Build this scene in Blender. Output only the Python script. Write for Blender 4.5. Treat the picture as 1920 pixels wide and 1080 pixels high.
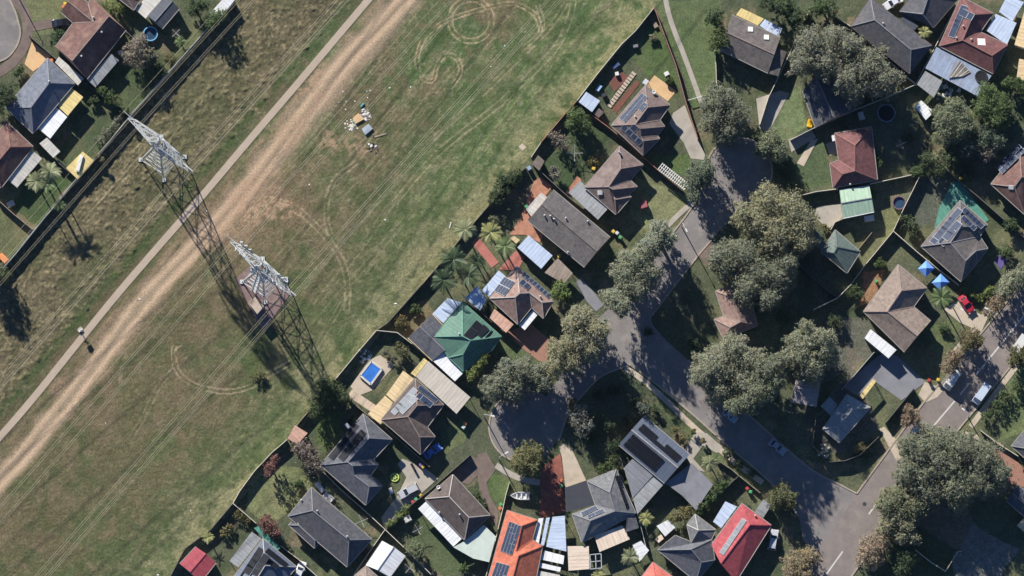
import bpy, bmesh, math, random
import numpy as np
from mathutils import Vector, Matrix
random.seed(7); rng = np.random.default_rng(11)
R_ = math.radians
scene = bpy.context.scene
for o in list(bpy.data.objects): bpy.data.objects.remove(o, do_unlink=True)
COL = scene.collection

# ---------------------------------------------------------------- camera, sky, sun, exposure
S = 0.115                                   # metres per photograph pixel on the ground
H = 1500.0
CAM = Vector((-0.012*H, -0.13*H, H))        # survey aircraft, a little south of the scene
FW = (-CAM).normalized()
RT = FW.cross(Vector((0, 1, 0))).normalized()
UP = RT.cross(FW).normalized()
LENS = 36.0*CAM.length/(1920*S)
TH = 18.0/LENS
cd = bpy.data.cameras.new('camera'); co = bpy.data.objects.new('camera', cd); COL.objects.link(co)
co.matrix_world = Matrix.Translation(CAM) @ Matrix((RT, UP, -FW)).transposed().to_4x4()
cd.lens = LENS; cd.sensor_width = 36; cd.clip_start = 10; cd.clip_end = 20000
scene.camera = co
scene.render.resolution_x = 1024; scene.render.resolution_y = 576

SUN_EL = R_(25)
SH = Vector((0.475, -0.88, 0)).normalized()  # direction in which shadows fall
sun_dir = Vector((-SH.x*math.cos(SUN_EL), -SH.y*math.cos(SUN_EL), math.sin(SUN_EL)))
w = bpy.data.worlds.new('World'); scene.world = w; w.use_nodes = True
nt = w.node_tree; nt.nodes.clear()
sky = nt.nodes.new('ShaderNodeTexSky'); sky.sky_type = 'NISHITA'; sky.sun_disc = False
sky.sun_elevation = SUN_EL; sky.sun_rotation = math.atan2(sun_dir.x, sun_dir.y)
sky.altitude = 2500; sky.air_density = 0.75; sky.dust_density = 0.05; sky.ozone_density = 6.0
bg = nt.nodes.new('ShaderNodeBackground'); bg.inputs['Strength'].default_value = 0.075
wo = nt.nodes.new('ShaderNodeOutputWorld')
nt.links.new(sky.outputs[0], bg.inputs[0]); nt.links.new(bg.outputs[0], wo.inputs[0])
sl = bpy.data.lights.new('sun', 'SUN'); sl.energy = 5.0; sl.angle = R_(0.7); sl.color = (1.0, 0.955, 0.89)
so = bpy.data.objects.new('sun', sl); COL.objects.link(so)
so.rotation_euler = sun_dir.to_track_quat('Z', 'Y').to_euler(); so.location = (0, 0, 200)
vs = scene.view_settings
vs.view_transform = 'Standard'; vs.look = 'None'; vs.exposure = 0.90; vs.gamma = 1.0; vs.use_curve_mapping = False
scene.render.engine = 'CYCLES'

# ---------------------------------------------------------------- helpers
def P(px, py, z=0.0):
    d = FW + RT*((px-960)/960*TH) + UP*((540-py)/960*TH)
    return CAM + d*((z-CAM.z)/d.z)
def pixel_of(X, Y):                         # world ground -> photo pixel (numpy)
    vx, vy, vz = X-CAM.x, Y-CAM.y, -CAM.z
    dp = vx*FW.x+vy*FW.y+vz*FW.z
    return 960+(vx*RT.x+vy*RT.y+vz*RT.z)/dp/TH*960, 540-(vx*UP.x+vy*UP.y+vz*UP.z)/dp/TH*960
def lin(c): return tuple(((v/255)/12.92 if v <= 10 else (((v/255)+0.055)/1.055)**2.4) for v in c)
KA = 1.0
def alb(c, k=None): return tuple(min(0.85, v/(k or KA)) for v in lin(c))

def link(o, parent=None):
    COL.objects.link(o)
    if parent is not None: o.parent = parent
    return o
def tag(o, label, cat=None, group=None, kind=None):
    if label: o['label'] = label
    if cat: o['category'] = cat
    if group: o['group'] = group
    if kind: o['kind'] = kind
    return o
def thing(name, label, cat, loc=(0, 0, 0), group=None, rz=0.0):
    o = bpy.data.objects.new(name, None); o.empty_display_size = 0.5
    o.location = loc; o.rotation_euler = (0, 0, rz); COL.objects.link(o)
    return tag(o, label, cat, group)

class MB:
    def __init__(s): s.v = []; s.f = []; s.m = []; s.uv = []
    def add(s, pts, m=0, uv=None):
        i = len(s.v); s.v += [tuple(p) for p in pts]; s.f.append(list(range(i, i+len(pts)))); s.m.append(m)
        s.uv += (uv if uv else [(p[0], p[1]) for p in pts])
    def box(s, c, d, rz=0.0, m=0, tilt=None):
        hx, hy, hz = d[0]/2, d[1]/2, d[2]/2; ca, sa = math.cos(rz), math.sin(rz)
        q = []
        for z in (-hz, hz):
            for x, y in ((-hx, -hy), (hx, -hy), (hx, hy), (-hx, hy)):
                q.append((c[0]+x*ca-y*sa, c[1]+x*sa+y*ca, c[2]+z))
        for a in ((3, 2, 1, 0), (4, 5, 6, 7), (0, 1, 5, 4), (1, 2, 6, 5), (2, 3, 7, 6), (3, 0, 4, 7)):
            s.add([q[k] for k in a], m)
    def bar(s, a, b, t, m=0, up=None, t2=None):
        a, b = Vector(a), Vector(b); d = (b-a)
        if d.length < 1e-5: return
        d.normalize(); u = Vector((0, 0, 1)) if abs(d.z) < 0.95 else Vector((1, 0, 0))
        x = d.cross(u).normalized()*t/2; y = x.cross(d).normalized()*(t2 or t)/2
        q = [p+sx*x+sy*y for p in (a, b) for sx, sy in ((-1, -1), (1, -1), (1, 1), (-1, 1))]
        for k in ((0, 1, 2, 3), (7, 6, 5, 4), (0, 4, 5, 1), (1, 5, 6, 2), (2, 6, 7, 3), (3, 7, 4, 0)):
            s.add([q[j] for j in k], m)
    def tube(s, pts, rad, n=7, m=0, cap=True):
        rings = []
        for i, p in enumerate(pts):
            p = Vector(p); a = Vector(pts[max(0, i-1)]); b = Vector(pts[min(len(pts)-1, i+1)])
            d = (b-a).normalized(); u = Vector((0, 0, 1)) if abs(d.z) < 0.9 else Vector((1, 0, 0))
            x = d.cross(u).normalized(); y = x.cross(d)
            r = rad[i] if isinstance(rad, (list, tuple)) else rad
            rings.append([p+(x*math.cos(k*2*math.pi/n)+y*math.sin(k*2*math.pi/n))*r for k in range(n)])
        for i in range(len(rings)-1):
            for k in range(n):
                s.add([rings[i][k], rings[i][(k+1) % n], rings[i+1][(k+1) % n], rings[i+1][k]], m)
        if cap: s.add(rings[0][::-1], m); s.add(rings[-1], m)
    def disc(s, c, r, n=20, m=0, rx=None):
        s.add([(c[0]+r*math.cos(k*2*math.pi/n), c[1]+(rx or r)*math.sin(k*2*math.pi/n), c[2]) for k in range(n)], m)
    def ring(s, c, r0, r1, z0, z1, n=24, m=0):
        for k in range(n):
            a, b = k*2*math.pi/n, (k+1)*2*math.pi/n
            p = lambda r, t, z: (c[0]+r*math.cos(t), c[1]+r*math.sin(t), z)
            s.add([p(r0, a, z1), p(r1, a, z1), p(r1, b, z1), p(r0, b, z1)], m)
            s.add([p(r1, a, z0), p(r1, b, z0), p(r1, b, z1), p(r1, a, z1)], m)
            s.add([p(r0, b, z0), p(r0, a, z0), p(r0, a, z1), p(r0, b, z1)], m)
    def mesh(s, name, mats, off=(0, 0, 0), smooth=False):
        me = bpy.data.meshes.new(name)
        me.from_pydata([(x-off[0], y-off[1], z-off[2]) for x, y, z in s.v], [], s.f)
        for x in (mats if isinstance(mats, (list, tuple)) else [mats]): me.materials.append(x)
        me.polygons.foreach_set('material_index', s.m)
        ul = me.uv_layers.new(name='UVMap'); ul.data.foreach_set('uv', [c for u in s.uv for c in u])
        if smooth: me.polygons.foreach_set('use_smooth', [True]*len(s.f))
        me.update(); return me
    def obj(s, name, mats, parent=None, off=None, smooth=False):
        if off is None: off = parent.location if parent is not None else (0, 0, 0)
        return link(bpy.data.objects.new(name, s.mesh(name, mats, off, smooth)), parent)
    def root(s, name, mats, label, cat, group=None, smooth=False, kind=None):   # a one-mesh thing, origin at its base
        n = len(s.v); off = (sum(v[0] for v in s.v)/n, sum(v[1] for v in s.v)/n, min(v[2] for v in s.v))
        o = link(bpy.data.objects.new(name, s.mesh(name, mats, off, smooth))); o.location = off
        return tag(o, label, cat, group, kind)
def inst(name, me, parent, loc, rz=0.0, sc=(1, 1, 1)):
    o = bpy.data.objects.new(name, me); o.location = loc; o.rotation_euler = (0, 0, rz); o.scale = sc
    return link(o, parent)
def copy_tree(o, parent=None):
    c = o.copy(); COL.objects.link(c); c.parent = parent
    for ch in list(o.children): copy_tree(ch, c)
    return c

# ---------------------------------------------------------------- materials
MATS = {}
def mk(name, rgb, rough=0.8, var=0.15, scale=1.2, kind=None, spec=0.3, metal=0.0, bump=0.0, var2=0.10, scale2=9.0, tint=None, k=None):
    if name in MATS: return MATS[name]
    m = bpy.data.materials.new(name); m.use_nodes = True; t = m.node_tree; n = t.nodes; L = t.links
    b = n['Principled BSDF']; b.inputs['Roughness'].default_value = rough; b.inputs['Metallic'].default_value = metal
    b.inputs['Specular IOR Level'].default_value = spec
    base = alb(rgb, k)
    geo = n.new('ShaderNodeNewGeometry')
    def noise(sc, det=4, vec=None):
        x = n.new('ShaderNodeTexNoise'); x.inputs['Scale'].default_value = sc; x.inputs['Detail'].default_value = det
        x.inputs['Roughness'].default_value = 0.62
        L.new(vec or geo.outputs['Position'], x.inputs['Vector']); return x.outputs['Fac']
    def rng_(sock, a, c, lo=0.28, hi=0.72):
        x = n.new('ShaderNodeMapRange'); x.inputs[1].default_value = lo; x.inputs[2].default_value = hi
        x.inputs[3].default_value = a; x.inputs[4].default_value = c; L.new(sock, x.inputs[0]); return x.outputs[0]
    def mul(a, c):
        x = n.new('ShaderNodeMath'); x.operation = 'MULTIPLY'; L.new(a, x.inputs[0]); L.new(c, x.inputs[1]); return x.outputs[0]
    f = mul(rng_(noise(scale), 1-var, 1+var), rng_(noise(scale2, 3), 1-var2, 1+var2))
    hgt = None
    if kind in ('tile', 'rib', 'plank', 'brick'):
        uv = n.new('ShaderNodeUVMap'); sp = n.new('ShaderNodeSeparateXYZ'); L.new(uv.outputs[0], sp.inputs[0])
        per = {'tile': 0.36, 'rib': 0.76, 'plank': 0.30, 'brick': 0.4}[kind]
        def saw(sock, p):
            x = n.new('ShaderNodeMath'); x.operation = 'DIVIDE'; x.inputs[1].default_value = p; L.new(sock, x.inputs[0])
            y = n.new('ShaderNodeMath'); y.operation = 'FRACT'; L.new(x.outputs[0], y.inputs[0]); return y.outputs[0]
        sv = saw(sp.outputs['Y' if kind == 'tile' else 'X'], per)
        if kind == 'tile':
            f = mul(f, rng_(sv, 0.80, 1.10, 0.0, 0.35)); hgt = sv
            # single tiles differ a little
            wn = n.new('ShaderNodeTexWhiteNoise'); sc = n.new('ShaderNodeVectorMath'); sc.operation = 'DIVIDE'
            sc.inputs[1].default_value = (0.6, 0.36, 1); L.new(uv.outputs[0], sc.inputs[0])
            fl = n.new('ShaderNodeVectorMath'); fl.operation = 'FLOOR'; L.new(sc.outputs[0], fl.inputs[0]); L.new(fl.outputs[0], wn.inputs['Vector'])
            f = mul(f, rng_(wn.outputs['Value'], 0.84, 1.16, 0, 1))
        else:
            f = mul(f, rng_(sv, 0.74, 1.03, 0.0, 0.22)); hgt = sv
    if kind in ('tile', 'rib'):             # weather streaks running down the slope
        st = n.new('ShaderNodeVectorMath'); st.operation = 'MULTIPLY'; st.inputs[1].default_value = (1.6, 0.22, 1); L.new(uv.outputs[0], st.inputs[0])
        ad = n.new('ShaderNodeVectorMath'); ad.operation = 'ADD'; L.new(st.outputs[0], ad.inputs[0]); oi = n.new('ShaderNodeObjectInfo'); L.new(oi.outputs['Location'], ad.inputs[1])
        f = mul(f, rng_(noise(1.0, 4, ad.outputs[0]), 0.80, 1.14))
    cmb = n.new('ShaderNodeVectorMath'); cmb.operation = 'SCALE'; cmb.inputs[0].default_value = base
    L.new(f, cmb.inputs['Scale']); out = cmb.outputs[0]
    if tint:                                # lichen, rust or dirt with a shape of its own
        mx = n.new('ShaderNodeMix'); mx.data_type = 'RGBA'; mx.inputs['B'].default_value = (*alb(tint[0], k), 1)
        L.new(rng_(noise(tint[1], 5), 0, tint[2], 0.5, 0.72), mx.inputs['Factor']); L.new(out, mx.inputs['A']); out = mx.outputs['Result']
    L.new(out, b.inputs['Base Color'])
    if bump or hgt:
        bp = n.new('ShaderNodeBump'); bp.inputs['Strength'].default_value = bump or 0.16; bp.inputs['Distance'].default_value = 0.05
        L.new(hgt if hgt else noise(6.0), bp.inputs['Height']); L.new(bp.outputs[0], b.inputs['Normal'])
    MATS[name] = m; return m
def attr_mat(name, rough=0.9, transl=0.0, bump=0.0, fine=None, spec=0.15):
    m = bpy.data.materials.new(name); m.use_nodes = True; t = m.node_tree; n = t.nodes; L = t.links
    b = n['Principled BSDF']; b.inputs['Roughness'].default_value = rough; b.inputs['Specular IOR Level'].default_value = spec
    a = n.new('ShaderNodeAttribute'); a.attribute_name = 'Col'; out = a.outputs['Color']
    if fine:
        g = n.new('ShaderNodeNewGeometry'); x = n.new('ShaderNodeTexNoise'); x.inputs['Scale'].default_value = fine; x.inputs['Detail'].default_value = 4
        L.new(g.outputs['Position'], x.inputs['Vector']); r = n.new('ShaderNodeMapRange')
        r.inputs[1].default_value = 0.3; r.inputs[2].default_value = 0.7; r.inputs[3].default_value = 0.72; r.inputs[4].default_value = 1.28
        L.new(x.outputs['Fac'], r.inputs[0]); v = n.new('ShaderNodeVectorMath'); v.operation = 'SCALE'
        L.new(out, v.inputs[0]); L.new(r.outputs[0], v.inputs['Scale']); out = v.outputs[0]
        if bump:
            bp = n.new('ShaderNodeBump'); bp.inputs['Strength'].default_value = bump; bp.inputs['Distance'].default_value = 0.12
            L.new(x.outputs['Fac'], bp.inputs['Height']); L.new(bp.outputs[0], b.inputs['Normal'])
    L.new(out, b.inputs['Base Color'])
    if transl:
        tr = n.new('ShaderNodeBsdfTranslucent'); L.new(out, tr.inputs['Color']); ms = n.new('ShaderNodeMixShader'); ms.inputs[0].default_value = transl
        L.new(b.outputs[0], ms.inputs[1]); L.new(tr.outputs[0], ms.inputs[2]); L.new(ms.outputs[0], n['Material Output'].inputs['Surface'])
    return m
def glass_mat(name, rgb, rough=0.08):
    m = mk(name, rgb, rough=rough, var=0.05, spec=0.6); return m

T = dict(kind='tile')
M_brownred = mk('roof tile brown red', (102, 76, 70), tint=((136, 114, 98), 0.35, 0.75), **T)
M_slate = mk('roof tile slate', (100, 104, 114), **T)
M_maroon = mk('roof tile maroon', (112, 76, 74), tint=((86, 66, 62), 0.4, 0.6), **T)
M_brown = mk('roof tile brown', (112, 97, 92), tint=((132, 120, 112), 0.5, 0.5), **T)
M_darkbrown = mk('roof tile dark brown', (88, 78, 74), **T)
M_greybrown = mk('roof tile grey brown', (98, 92, 89), tint=((118, 112, 106), 0.3, 0.6), **T)
M_charcoal = mk('roof tile charcoal', (80, 80, 84), tint=((110, 98, 92), 0.35, 0.35), **T)
M_grey = mk('roof tile grey', (108, 109, 110), **T)
M_darkgrey = mk('roof tile dark grey', (86, 87, 92), **T)
M_pinkbrown = mk('roof tile pink brown', (140, 116, 106), tint=((110, 95, 90), 0.4, 0.5), **T)
M_tanbrown = mk('roof tile tan brown', (128, 114, 104), **T)
M_orange = mk('roof tile orange', (184, 106, 82), var=0.14, tint=((148, 88, 72), 0.5, 0.6), **T)
M_redroof = mk('roof tile red', (162, 78, 82), var=0.12, tint=((136, 68, 72), 0.4, 0.6), **T)
M_salmon = mk('roof tile salmon', (190, 104, 92), var=0.08, **T)
M_tealroof = mk('roof sheet green', (84, 118, 102), kind='rib', rough=0.6, var=0.14, tint=((66, 98, 86), 0.4, 0.7))
M_bluegrey = mk('roof sheet blue grey', (92, 100, 114), kind='rib', rough=0.6, var=0.07)
M_corr = mk('corrugated grey', (124, 126, 130), kind='rib', rough=0.5, var=0.08)
M_darkcorr = mk('corrugated dark', (74, 78, 86), kind='rib', rough=0.6)
M_shedred = mk('shed red sheet', (160, 74, 82), kind='rib', rough=0.55, var=0.08)
M_shedgreen = mk('shed pale green sheet', (160, 184, 160), kind='rib', rough=0.5, var=0.06)
M_hazegreen = mk('roof sheet grey green', (92, 104, 98), kind='rib', rough=0.6)
M_white = mk('sheet white', (226, 226, 224), kind='rib', rough=0.45, var=0.05)
M_offwhite = mk('sheet off white', (198, 194, 184), kind='rib', rough=0.5, var=0.08, tint=((150, 144, 130), 0.5, 0.5))
M_paleblue = mk('sheet pale blue', (186, 198, 216), kind='rib', rough=0.4, var=0.06)
M_zinc = mk('sheet zinc', (150, 152, 152), kind='rib', rough=0.45, var=0.12, tint=((120, 116, 108), 0.4, 0.5))
M_yellow = mk('sheet straw yellow', (216, 194, 132), kind='rib', rough=0.6, var=0.06)
M_tan = mk('sheet tan', (218, 192, 148), kind='rib', rough=0.6, var=0.06)
M_beige = mk('sheet beige', (212, 194, 174), kind='rib', rough=0.6, var=0.04)
M_peach = mk('sheet peach', (196, 158, 138), kind='rib', rough=0.6, tint=((168, 120, 96), 0.8, 0.5))
M_palegreen = mk('sheet pale translucent', (190, 200, 188), rough=0.5, var=0.10, scale=0.6)
M_teal = mk('teal shade cloth', (84, 138, 122), var=0.25)
M_ridge = {}
def lighter(m, name, rgb): return mk(name, rgb, var=0.12)
M_wall = mk('brick wall', (150, 122, 104), kind='brick')
M_wall2 = mk('rendered wall', (196, 188, 174))
M_wall3 = mk('sheet wall', (150, 150, 146), kind='rib')
M_gutter = mk('gutter', (158, 153, 145), rough=0.5, var=0.12)
M_gutterdark = mk('dark gutter', (92, 84, 80), rough=0.5)
M_capbrown = mk('ridge cap brown', (140, 124, 116)); M_capgrey = mk('ridge cap grey', (128, 128, 130)); M_capred = mk('ridge cap red', (138, 98, 90))
M_capgreen = mk('ridge cap green', (108, 148, 130)); M_caplight = mk('ridge cap light', (172, 166, 158))
M_frame = mk('aluminium', (176, 178, 180), rough=0.6)
M_cells = mk('solar cells', (52, 62, 82), rough=0.5, var=0.12, spec=0.12)  # blue-grey base lifted: reflected sky painted into the cell colour
M_cells2 = mk('solar cells black', (28, 30, 36), rough=0.5, var=0.1, spec=0.1)
M_cells3 = mk('grey collector', (120, 124, 128), rough=0.6, var=0.1)
M_pane = mk('window glass', (40, 48, 58), rough=0.1, spec=0.5)
M_door = mk('door paint', (120, 70, 50)); M_post = mk('post paint', (190, 186, 176))
M_galv = mk('galvanised steel', (178, 180, 176), rough=0.55, metal=0.0, var=0.15, k=1.0)
M_wire = mk('conductor', (156, 148, 124), rough=0.6)
M_insul = mk('insulator', (150, 156, 156), rough=0.3)
M_antenna = mk('antenna white', (214, 214, 210), rough=0.5)
M_asphalt = mk('asphalt', (124, 119, 116), var=0.16, scale=0.22, var2=0.14, scale2=5, tint=((156, 146, 136), 0.35, 0.6), rough=0.9)
M_asphalt2 = mk('asphalt worn', (126, 117, 112), var=0.16, scale=0.3, var2=0.12, scale2=5, tint=((148, 136, 126), 0.4, 0.6))
M_kerb = mk('kerb concrete', (160, 148, 132), var=0.2, scale=1.5)
M_conc = mk('concrete', (166, 158, 146), var=0.10, tint=((128, 120, 110), 0.35, 0.5), scale=0.5)
M_conc2 = mk('pale concrete', (184, 170, 150), var=0.10, tint=((150, 132, 112), 0.4, 0.5), scale=0.5)
M_concgrey = mk('grey concrete', (128, 128, 132), var=0.12, tint=((104, 102, 104), 0.25, 0.6), scale=0.4)
M_gravelpath = mk('path gravel', (172, 156, 138), var=0.10, tint=((160, 142, 122), 0.3, 0.5), scale=0.6)
M_paint = mk('road paint', (196, 192, 184), var=0.15, scale=3)
M_pinkpave = mk('pink paving', (176, 112, 100), kind='brick', var=0.15)
M_brickpave = mk('orange brick paving', (170, 122, 98), kind='brick', var=0.2)
M_clay = mk('clay brick drive', (150, 112, 96), kind='brick', var=0.15)
M_reddrive = mk('red gravel drive', (134, 82, 70), var=0.3, tint=((176, 112, 88), 0.5, 0.6))
M_gravel = mk('brown gravel', (112, 98, 90), var=0.2, scale=0.7, tint=((140, 122, 108), 0.5, 0.6))
M_mauve = mk('compound gravel', (122, 102, 98), var=0.2, tint=((160, 140, 122), 0.4, 0.7))
M_deck = mk('timber deck', (112, 74, 62), kind='plank', var=0.18)
M_slabtan = mk('tan slab', (206, 172, 128), var=0.08, tint=((184, 146, 104), 0.5, 0.5))
M_fcream = mk('fence cream', (176, 168, 150)); M_fgrey = mk('fence grey', (150, 152, 146)); M_fbrown = mk('fence red brown', (140, 98, 84))
M_fdark = mk('fence dark', (70, 68, 66)); M_ftimber = mk('fence timber', (150, 136, 118))
M_cap_cream = mk('fence cap cream', (204, 196, 178)); M_cap_brown = mk('fence cap brown', (158, 116, 100)); M_cap_dark = mk('fence cap dark', (104, 100, 96))  # caps lighter than their panels: sunlight on the fence tops painted into the colour
M_cap_grey = mk('fence cap grey', (176, 176, 168))
M_bark = mk('bark pale', (150, 138, 122), var=0.3, scale=4); M_barkdark = mk('bark brown', (104, 88, 76), var=0.3, scale=4)
M_black = mk('black rubber', (30, 30, 32), rough=0.8); M_darkgrey_p = mk('dark plastic', (60, 62, 66), rough=0.5)
M_whitep = mk('white plastic', (216, 214, 208), rough=0.5, var=0.06)
def paint(name, rgb, rough=0.28): return mk(name, rgb, rough=rough, var=0.03, spec=0.5)
# ---------------------------------------------------------------- the ground: one sheet to the horizon
def axis(lo, hi, step):
    c = np.arange(lo, hi+step/2, step)
    return np.concatenate([[lo-3000, lo-800, lo-250, lo-80, lo-25, lo-6], c, [hi+6, hi+25, hi+80, hi+250, hi+800, hi+3000]])
xs, ys = axis(-114, 114, 0.25), axis(-66, 66, 0.25)
GX, GY = np.meshgrid(xs, ys); NYg, NXg = GX.shape
PX, PY = pixel_of(GX, GY)
def vnoise(u, v, seed):
    r = np.random.default_rng(seed); g = r.random((256, 256))
    u0, v0 = np.floor(u).astype(int), np.floor(v).astype(int); fu, fv = u-u0, v-v0
    fu, fv = fu*fu*(3-2*fu), fv*fv*(3-2*fv)
    a, b = g[v0 % 256, u0 % 256], g[v0 % 256, (u0+1) % 256]; c, d = g[(v0+1) % 256, u0 % 256], g[(v0+1) % 256, (u0+1) % 256]
    return (a*(1-fu)+b*fu)*(1-fv)+(c*(1-fu)+d*fu)*fv
def fbm(u, v, seed, o=4):
    t = 0; a = 0.5; s = 0
    for k in range(o): t = t+a*vnoise(u*2**k+k*17.3, v*2**k+k*9.1, seed+k); s += a; a *= 0.55
    return t/s
def sm(a, b, x): t = np.clip((x-a)/(b-a), 0, 1); return t*t*(3-2*t)
Dc = (PX-690)*0.765+PY*0.644                 # across the corridor (photo pixels), 0 on the footpath
Sc = (PX-690)*0.644-PY*0.765                 # along it
n1 = fbm(PX/90, PY/90, 1); n2 = fbm(PX/28, PY/28, 5); n3 = fbm(PX/8, PY/8, 9, 3); n4 = rng.random(GX.shape)
str1 = fbm(Dc/9, Sc/120, 21, 3); str2 = fbm(Dc/3.2, Sc/60, 27, 2)
def C(rgb): return np.array(alb(rgb))
def mixc(A, rgb, m): return A*(1-m[..., None])+C(rgb)*m[..., None]
def pdist(pts, X=None, Y=None):
    X = PX if X is None else X; Y = PY if Y is None else Y
    best = np.full(X.shape, 1e9)
    for (x0, y0), (x1, y1) in zip(pts[:-1], pts[1:]):
        lo = 60
        sel = (X > min(x0, x1)-lo) & (X < max(x0, x1)+lo) & (Y > min(y0, y1)-lo) & (Y < max(y0, y1)+lo)
        if not sel.any(): continue
        a, b = X[sel], Y[sel]; dx, dy = x1-x0, y1-y0
        t = np.clip(((a-x0)*dx+(b-y0)*dy)/(dx*dx+dy*dy+1e-9), 0, 1)
        best[sel] = np.minimum(best[sel], np.hypot(a-x0-t*dx, b-y0-t*dy))
    return best
def pmask(poly, jit=0.0, seed=3):
    X, Y = (PX+(n2-0.5)*jit*2+(n3-0.5)*jit, PY+(fbm(PX/24, PY/24, seed+40)-0.5)*jit*2) if jit else (PX, PY)
    ins = np.zeros(X.shape, bool); n = len(poly)
    for i in range(n):
        (x0, y0), (x1, y1) = poly[i], poly[(i+1) % n]
        if y0 == y1: continue
        c = ((y0 > Y) != (y1 > Y)) & (X < (x1-x0)*(Y-y0)/(y1-y0)+x0); ins ^= c
    return ins.astype(float)
def smooth_line(pts, n=8, closed=False):
    q = []; N = len(pts)
    for i in range(N if closed else N-1):
        g = (lambda k: pts[k % N]) if closed else (lambda k: pts[min(max(k, 0), N-1)])
        p0, p1, p2, p3 = g(i-1), g(i), g(i+1), g(i+2)
        for k in range(n):
            t = k/n
            q.append(tuple(0.5*((2*p1[j])+(-p0[j]+p2[j])*t+(2*p0[j]-5*p1[j]+4*p2[j]-p3[j])*t*t+(-p0[j]+3*p1[j]-3*p2[j]+p3[j])*t**3) for j in (0, 1)))
    if not closed: q.append(tuple(pts[-1]))
    return q
lawn = np.zeros(GX.shape+(3,))+C((88, 93, 72))
lawn = mixc(lawn, (112, 112, 82), sm(0.45, 0.7, n1)*0.8); lawn = mixc(lawn, (66, 78, 54), sm(0.45, 0.7, n2)*0.6)
lawn = mixc(lawn, (124, 112, 90), sm(0.60, 0.78, fbm(PX/40, PY/40, 61))*0.7)
corr = (Dc > -199) & (Dc < 421)
g = np.zeros(GX.shape+(3,))+C((92, 100, 68))
g = mixc(g, (70, 86, 52), sm(0.42, 0.68, n2)*0.7); g = mixc(g, (80, 102, 62), sm(-300, -40, Sc)*sm(90, 180, Dc)*0.75); g = mixc(g, (112, 124, 80), sm(-420, -150, Sc)*sm(220, 330, Dc)*sm(0.35, 0.6, n2)*0.6); g = mixc(g, (118, 117, 88), sm(0.48, 0.75, str1*0.5+n2*0.5)*0.8); g = mixc(g, (132, 128, 98), sm(0.56, 0.75, n3)*0.5)
g = mixc(g, (102, 92, 70), sm(0.38, 0.62, n1)*sm(330, 120, Dc)*0.8)
g = mixc(g, (100, 92, 68), sm(-150, -560, Sc)*sm(400, 250, Dc)*0.75*sm(0.2, 0.55, n2+0.15))
g = mixc(g, (120, 104, 82), np.exp(-((PX-500)/140)**2-((PY-390)/80)**2)*0.75*sm(0.2, 0.55, n2)); g = mixc(g, (118, 104, 82), sm(0.50, 0.66, fbm(PX/34, PY/34, 133))*sm(380, 200, Dc)*0.55); g = mixc(g, (66, 82, 48), sm(0.52, 0.68, fbm(PX/26, PY/26, 143))*0.45)
g = mixc(g, (136, 132, 98), sm(345, 400, Dc+(n2-0.5)*60)*sm(0.25, 0.55, n3*0.5+n2*0.5)*0.8)
g = mixc(g, (76, 92, 56), sm(0.50, 0.7, fbm(PX/60, PY/45, 71))*sm(150, 260, Dc)*0.6)
long_ = sm(-12, -34, Dc+(n2-0.5)*16)
lg = np.zeros(GX.shape+(3,))+C((104, 96, 74))
lg = mixc(lg, (82, 80, 58), sm(0.40, 0.66, n2)*0.75); lg = mixc(lg, (138, 126, 98), sm(0.54, 0.75, fbm(PX/5, PY/5, 81, 3))*0.8)
lg = mixc(lg, (84, 78, 60), sm(-160, 0, Sc)*0.75); lg = mixc(lg, (78, 84, 56), sm(0.55, 0.72, n1)*0.45)
lg = mixc(lg, (62, 80, 46), np.exp(-((Dc+24)/13)**2)*sm(0.25, 0.5, n2+0.1))
g = g*(1-long_[..., None])+lg*long_[..., None]
# bare earth and the vehicle track
g = mixc(g, (140, 120, 98), sm(8, 16, Dc)*sm(85, 60, Dc)*sm(0.30, 0.60, n2*0.6+str1*0.4)*0.75)
trk = Dc-50-6*np.sin(Sc/90)-8*(fbm(Sc/110, Sc*0, 33)-0.5)
tw = 25+13*sm(-600, -200, Sc)*sm(200, -50, Sc)+16*(n2-0.5)+10*(str1-0.5)
tm = sm(1.15, 0.25, np.abs(trk)/tw)
g = mixc(g, (166, 147, 124), tm*0.60*sm(0.15, 0.5, str1*0.6+n3*0.4+0.12))
for o_ in (-11, 10): g = mixc(g, (200, 172, 142), np.exp(-((trk-o_)/6.0)**2)*0.75*sm(0.2, 0.5, str2*0.5+n2*0.5+0.05))
g = mixc(g, (124, 108, 86), np.exp(-((trk-1)/3)**2)*0.5*sm(0.4, 0.6, str1))
for cx, cy, rx, ry, ro in ((585, 150, 16, 55, 0.70), (508, 398, 62, 30, -0.2), (470, 350, 50, 26, -0.8), (600, 185, 14, 50, 0.70), (615, 268, 34, 22, 0.5), (545, 245, 30, 50, 0.7), (445, 375, 30, 26, 0.5), (400, 440, 22, 40, 0.7), (668, 275, 40, 18, 0.3)):
    a, b = (PX-cx)*math.cos(ro)+(PY-cy)*math.sin(ro), -(PX-cx)*math.sin(ro)+(PY-cy)*math.cos(ro)
    g = mixc(g, (172, 142, 116), sm(1.1, 0.3, np.hypot(a/rx, b/ry)+(n2-0.5)*1.1)*sm(0.3, 0.6, n3)*0.62)
ga, gb = (PX-450)*0.644-(PY-390)*0.765, (PX-450)*0.765+(PY-390)*0.644
g = mixc(g, (168, 140, 114), np.exp(-(ga/105)**2-((gb-14)/34)**2)*0.6*sm(0.15, 0.5, n2*0.5+str1*0.5))
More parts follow.
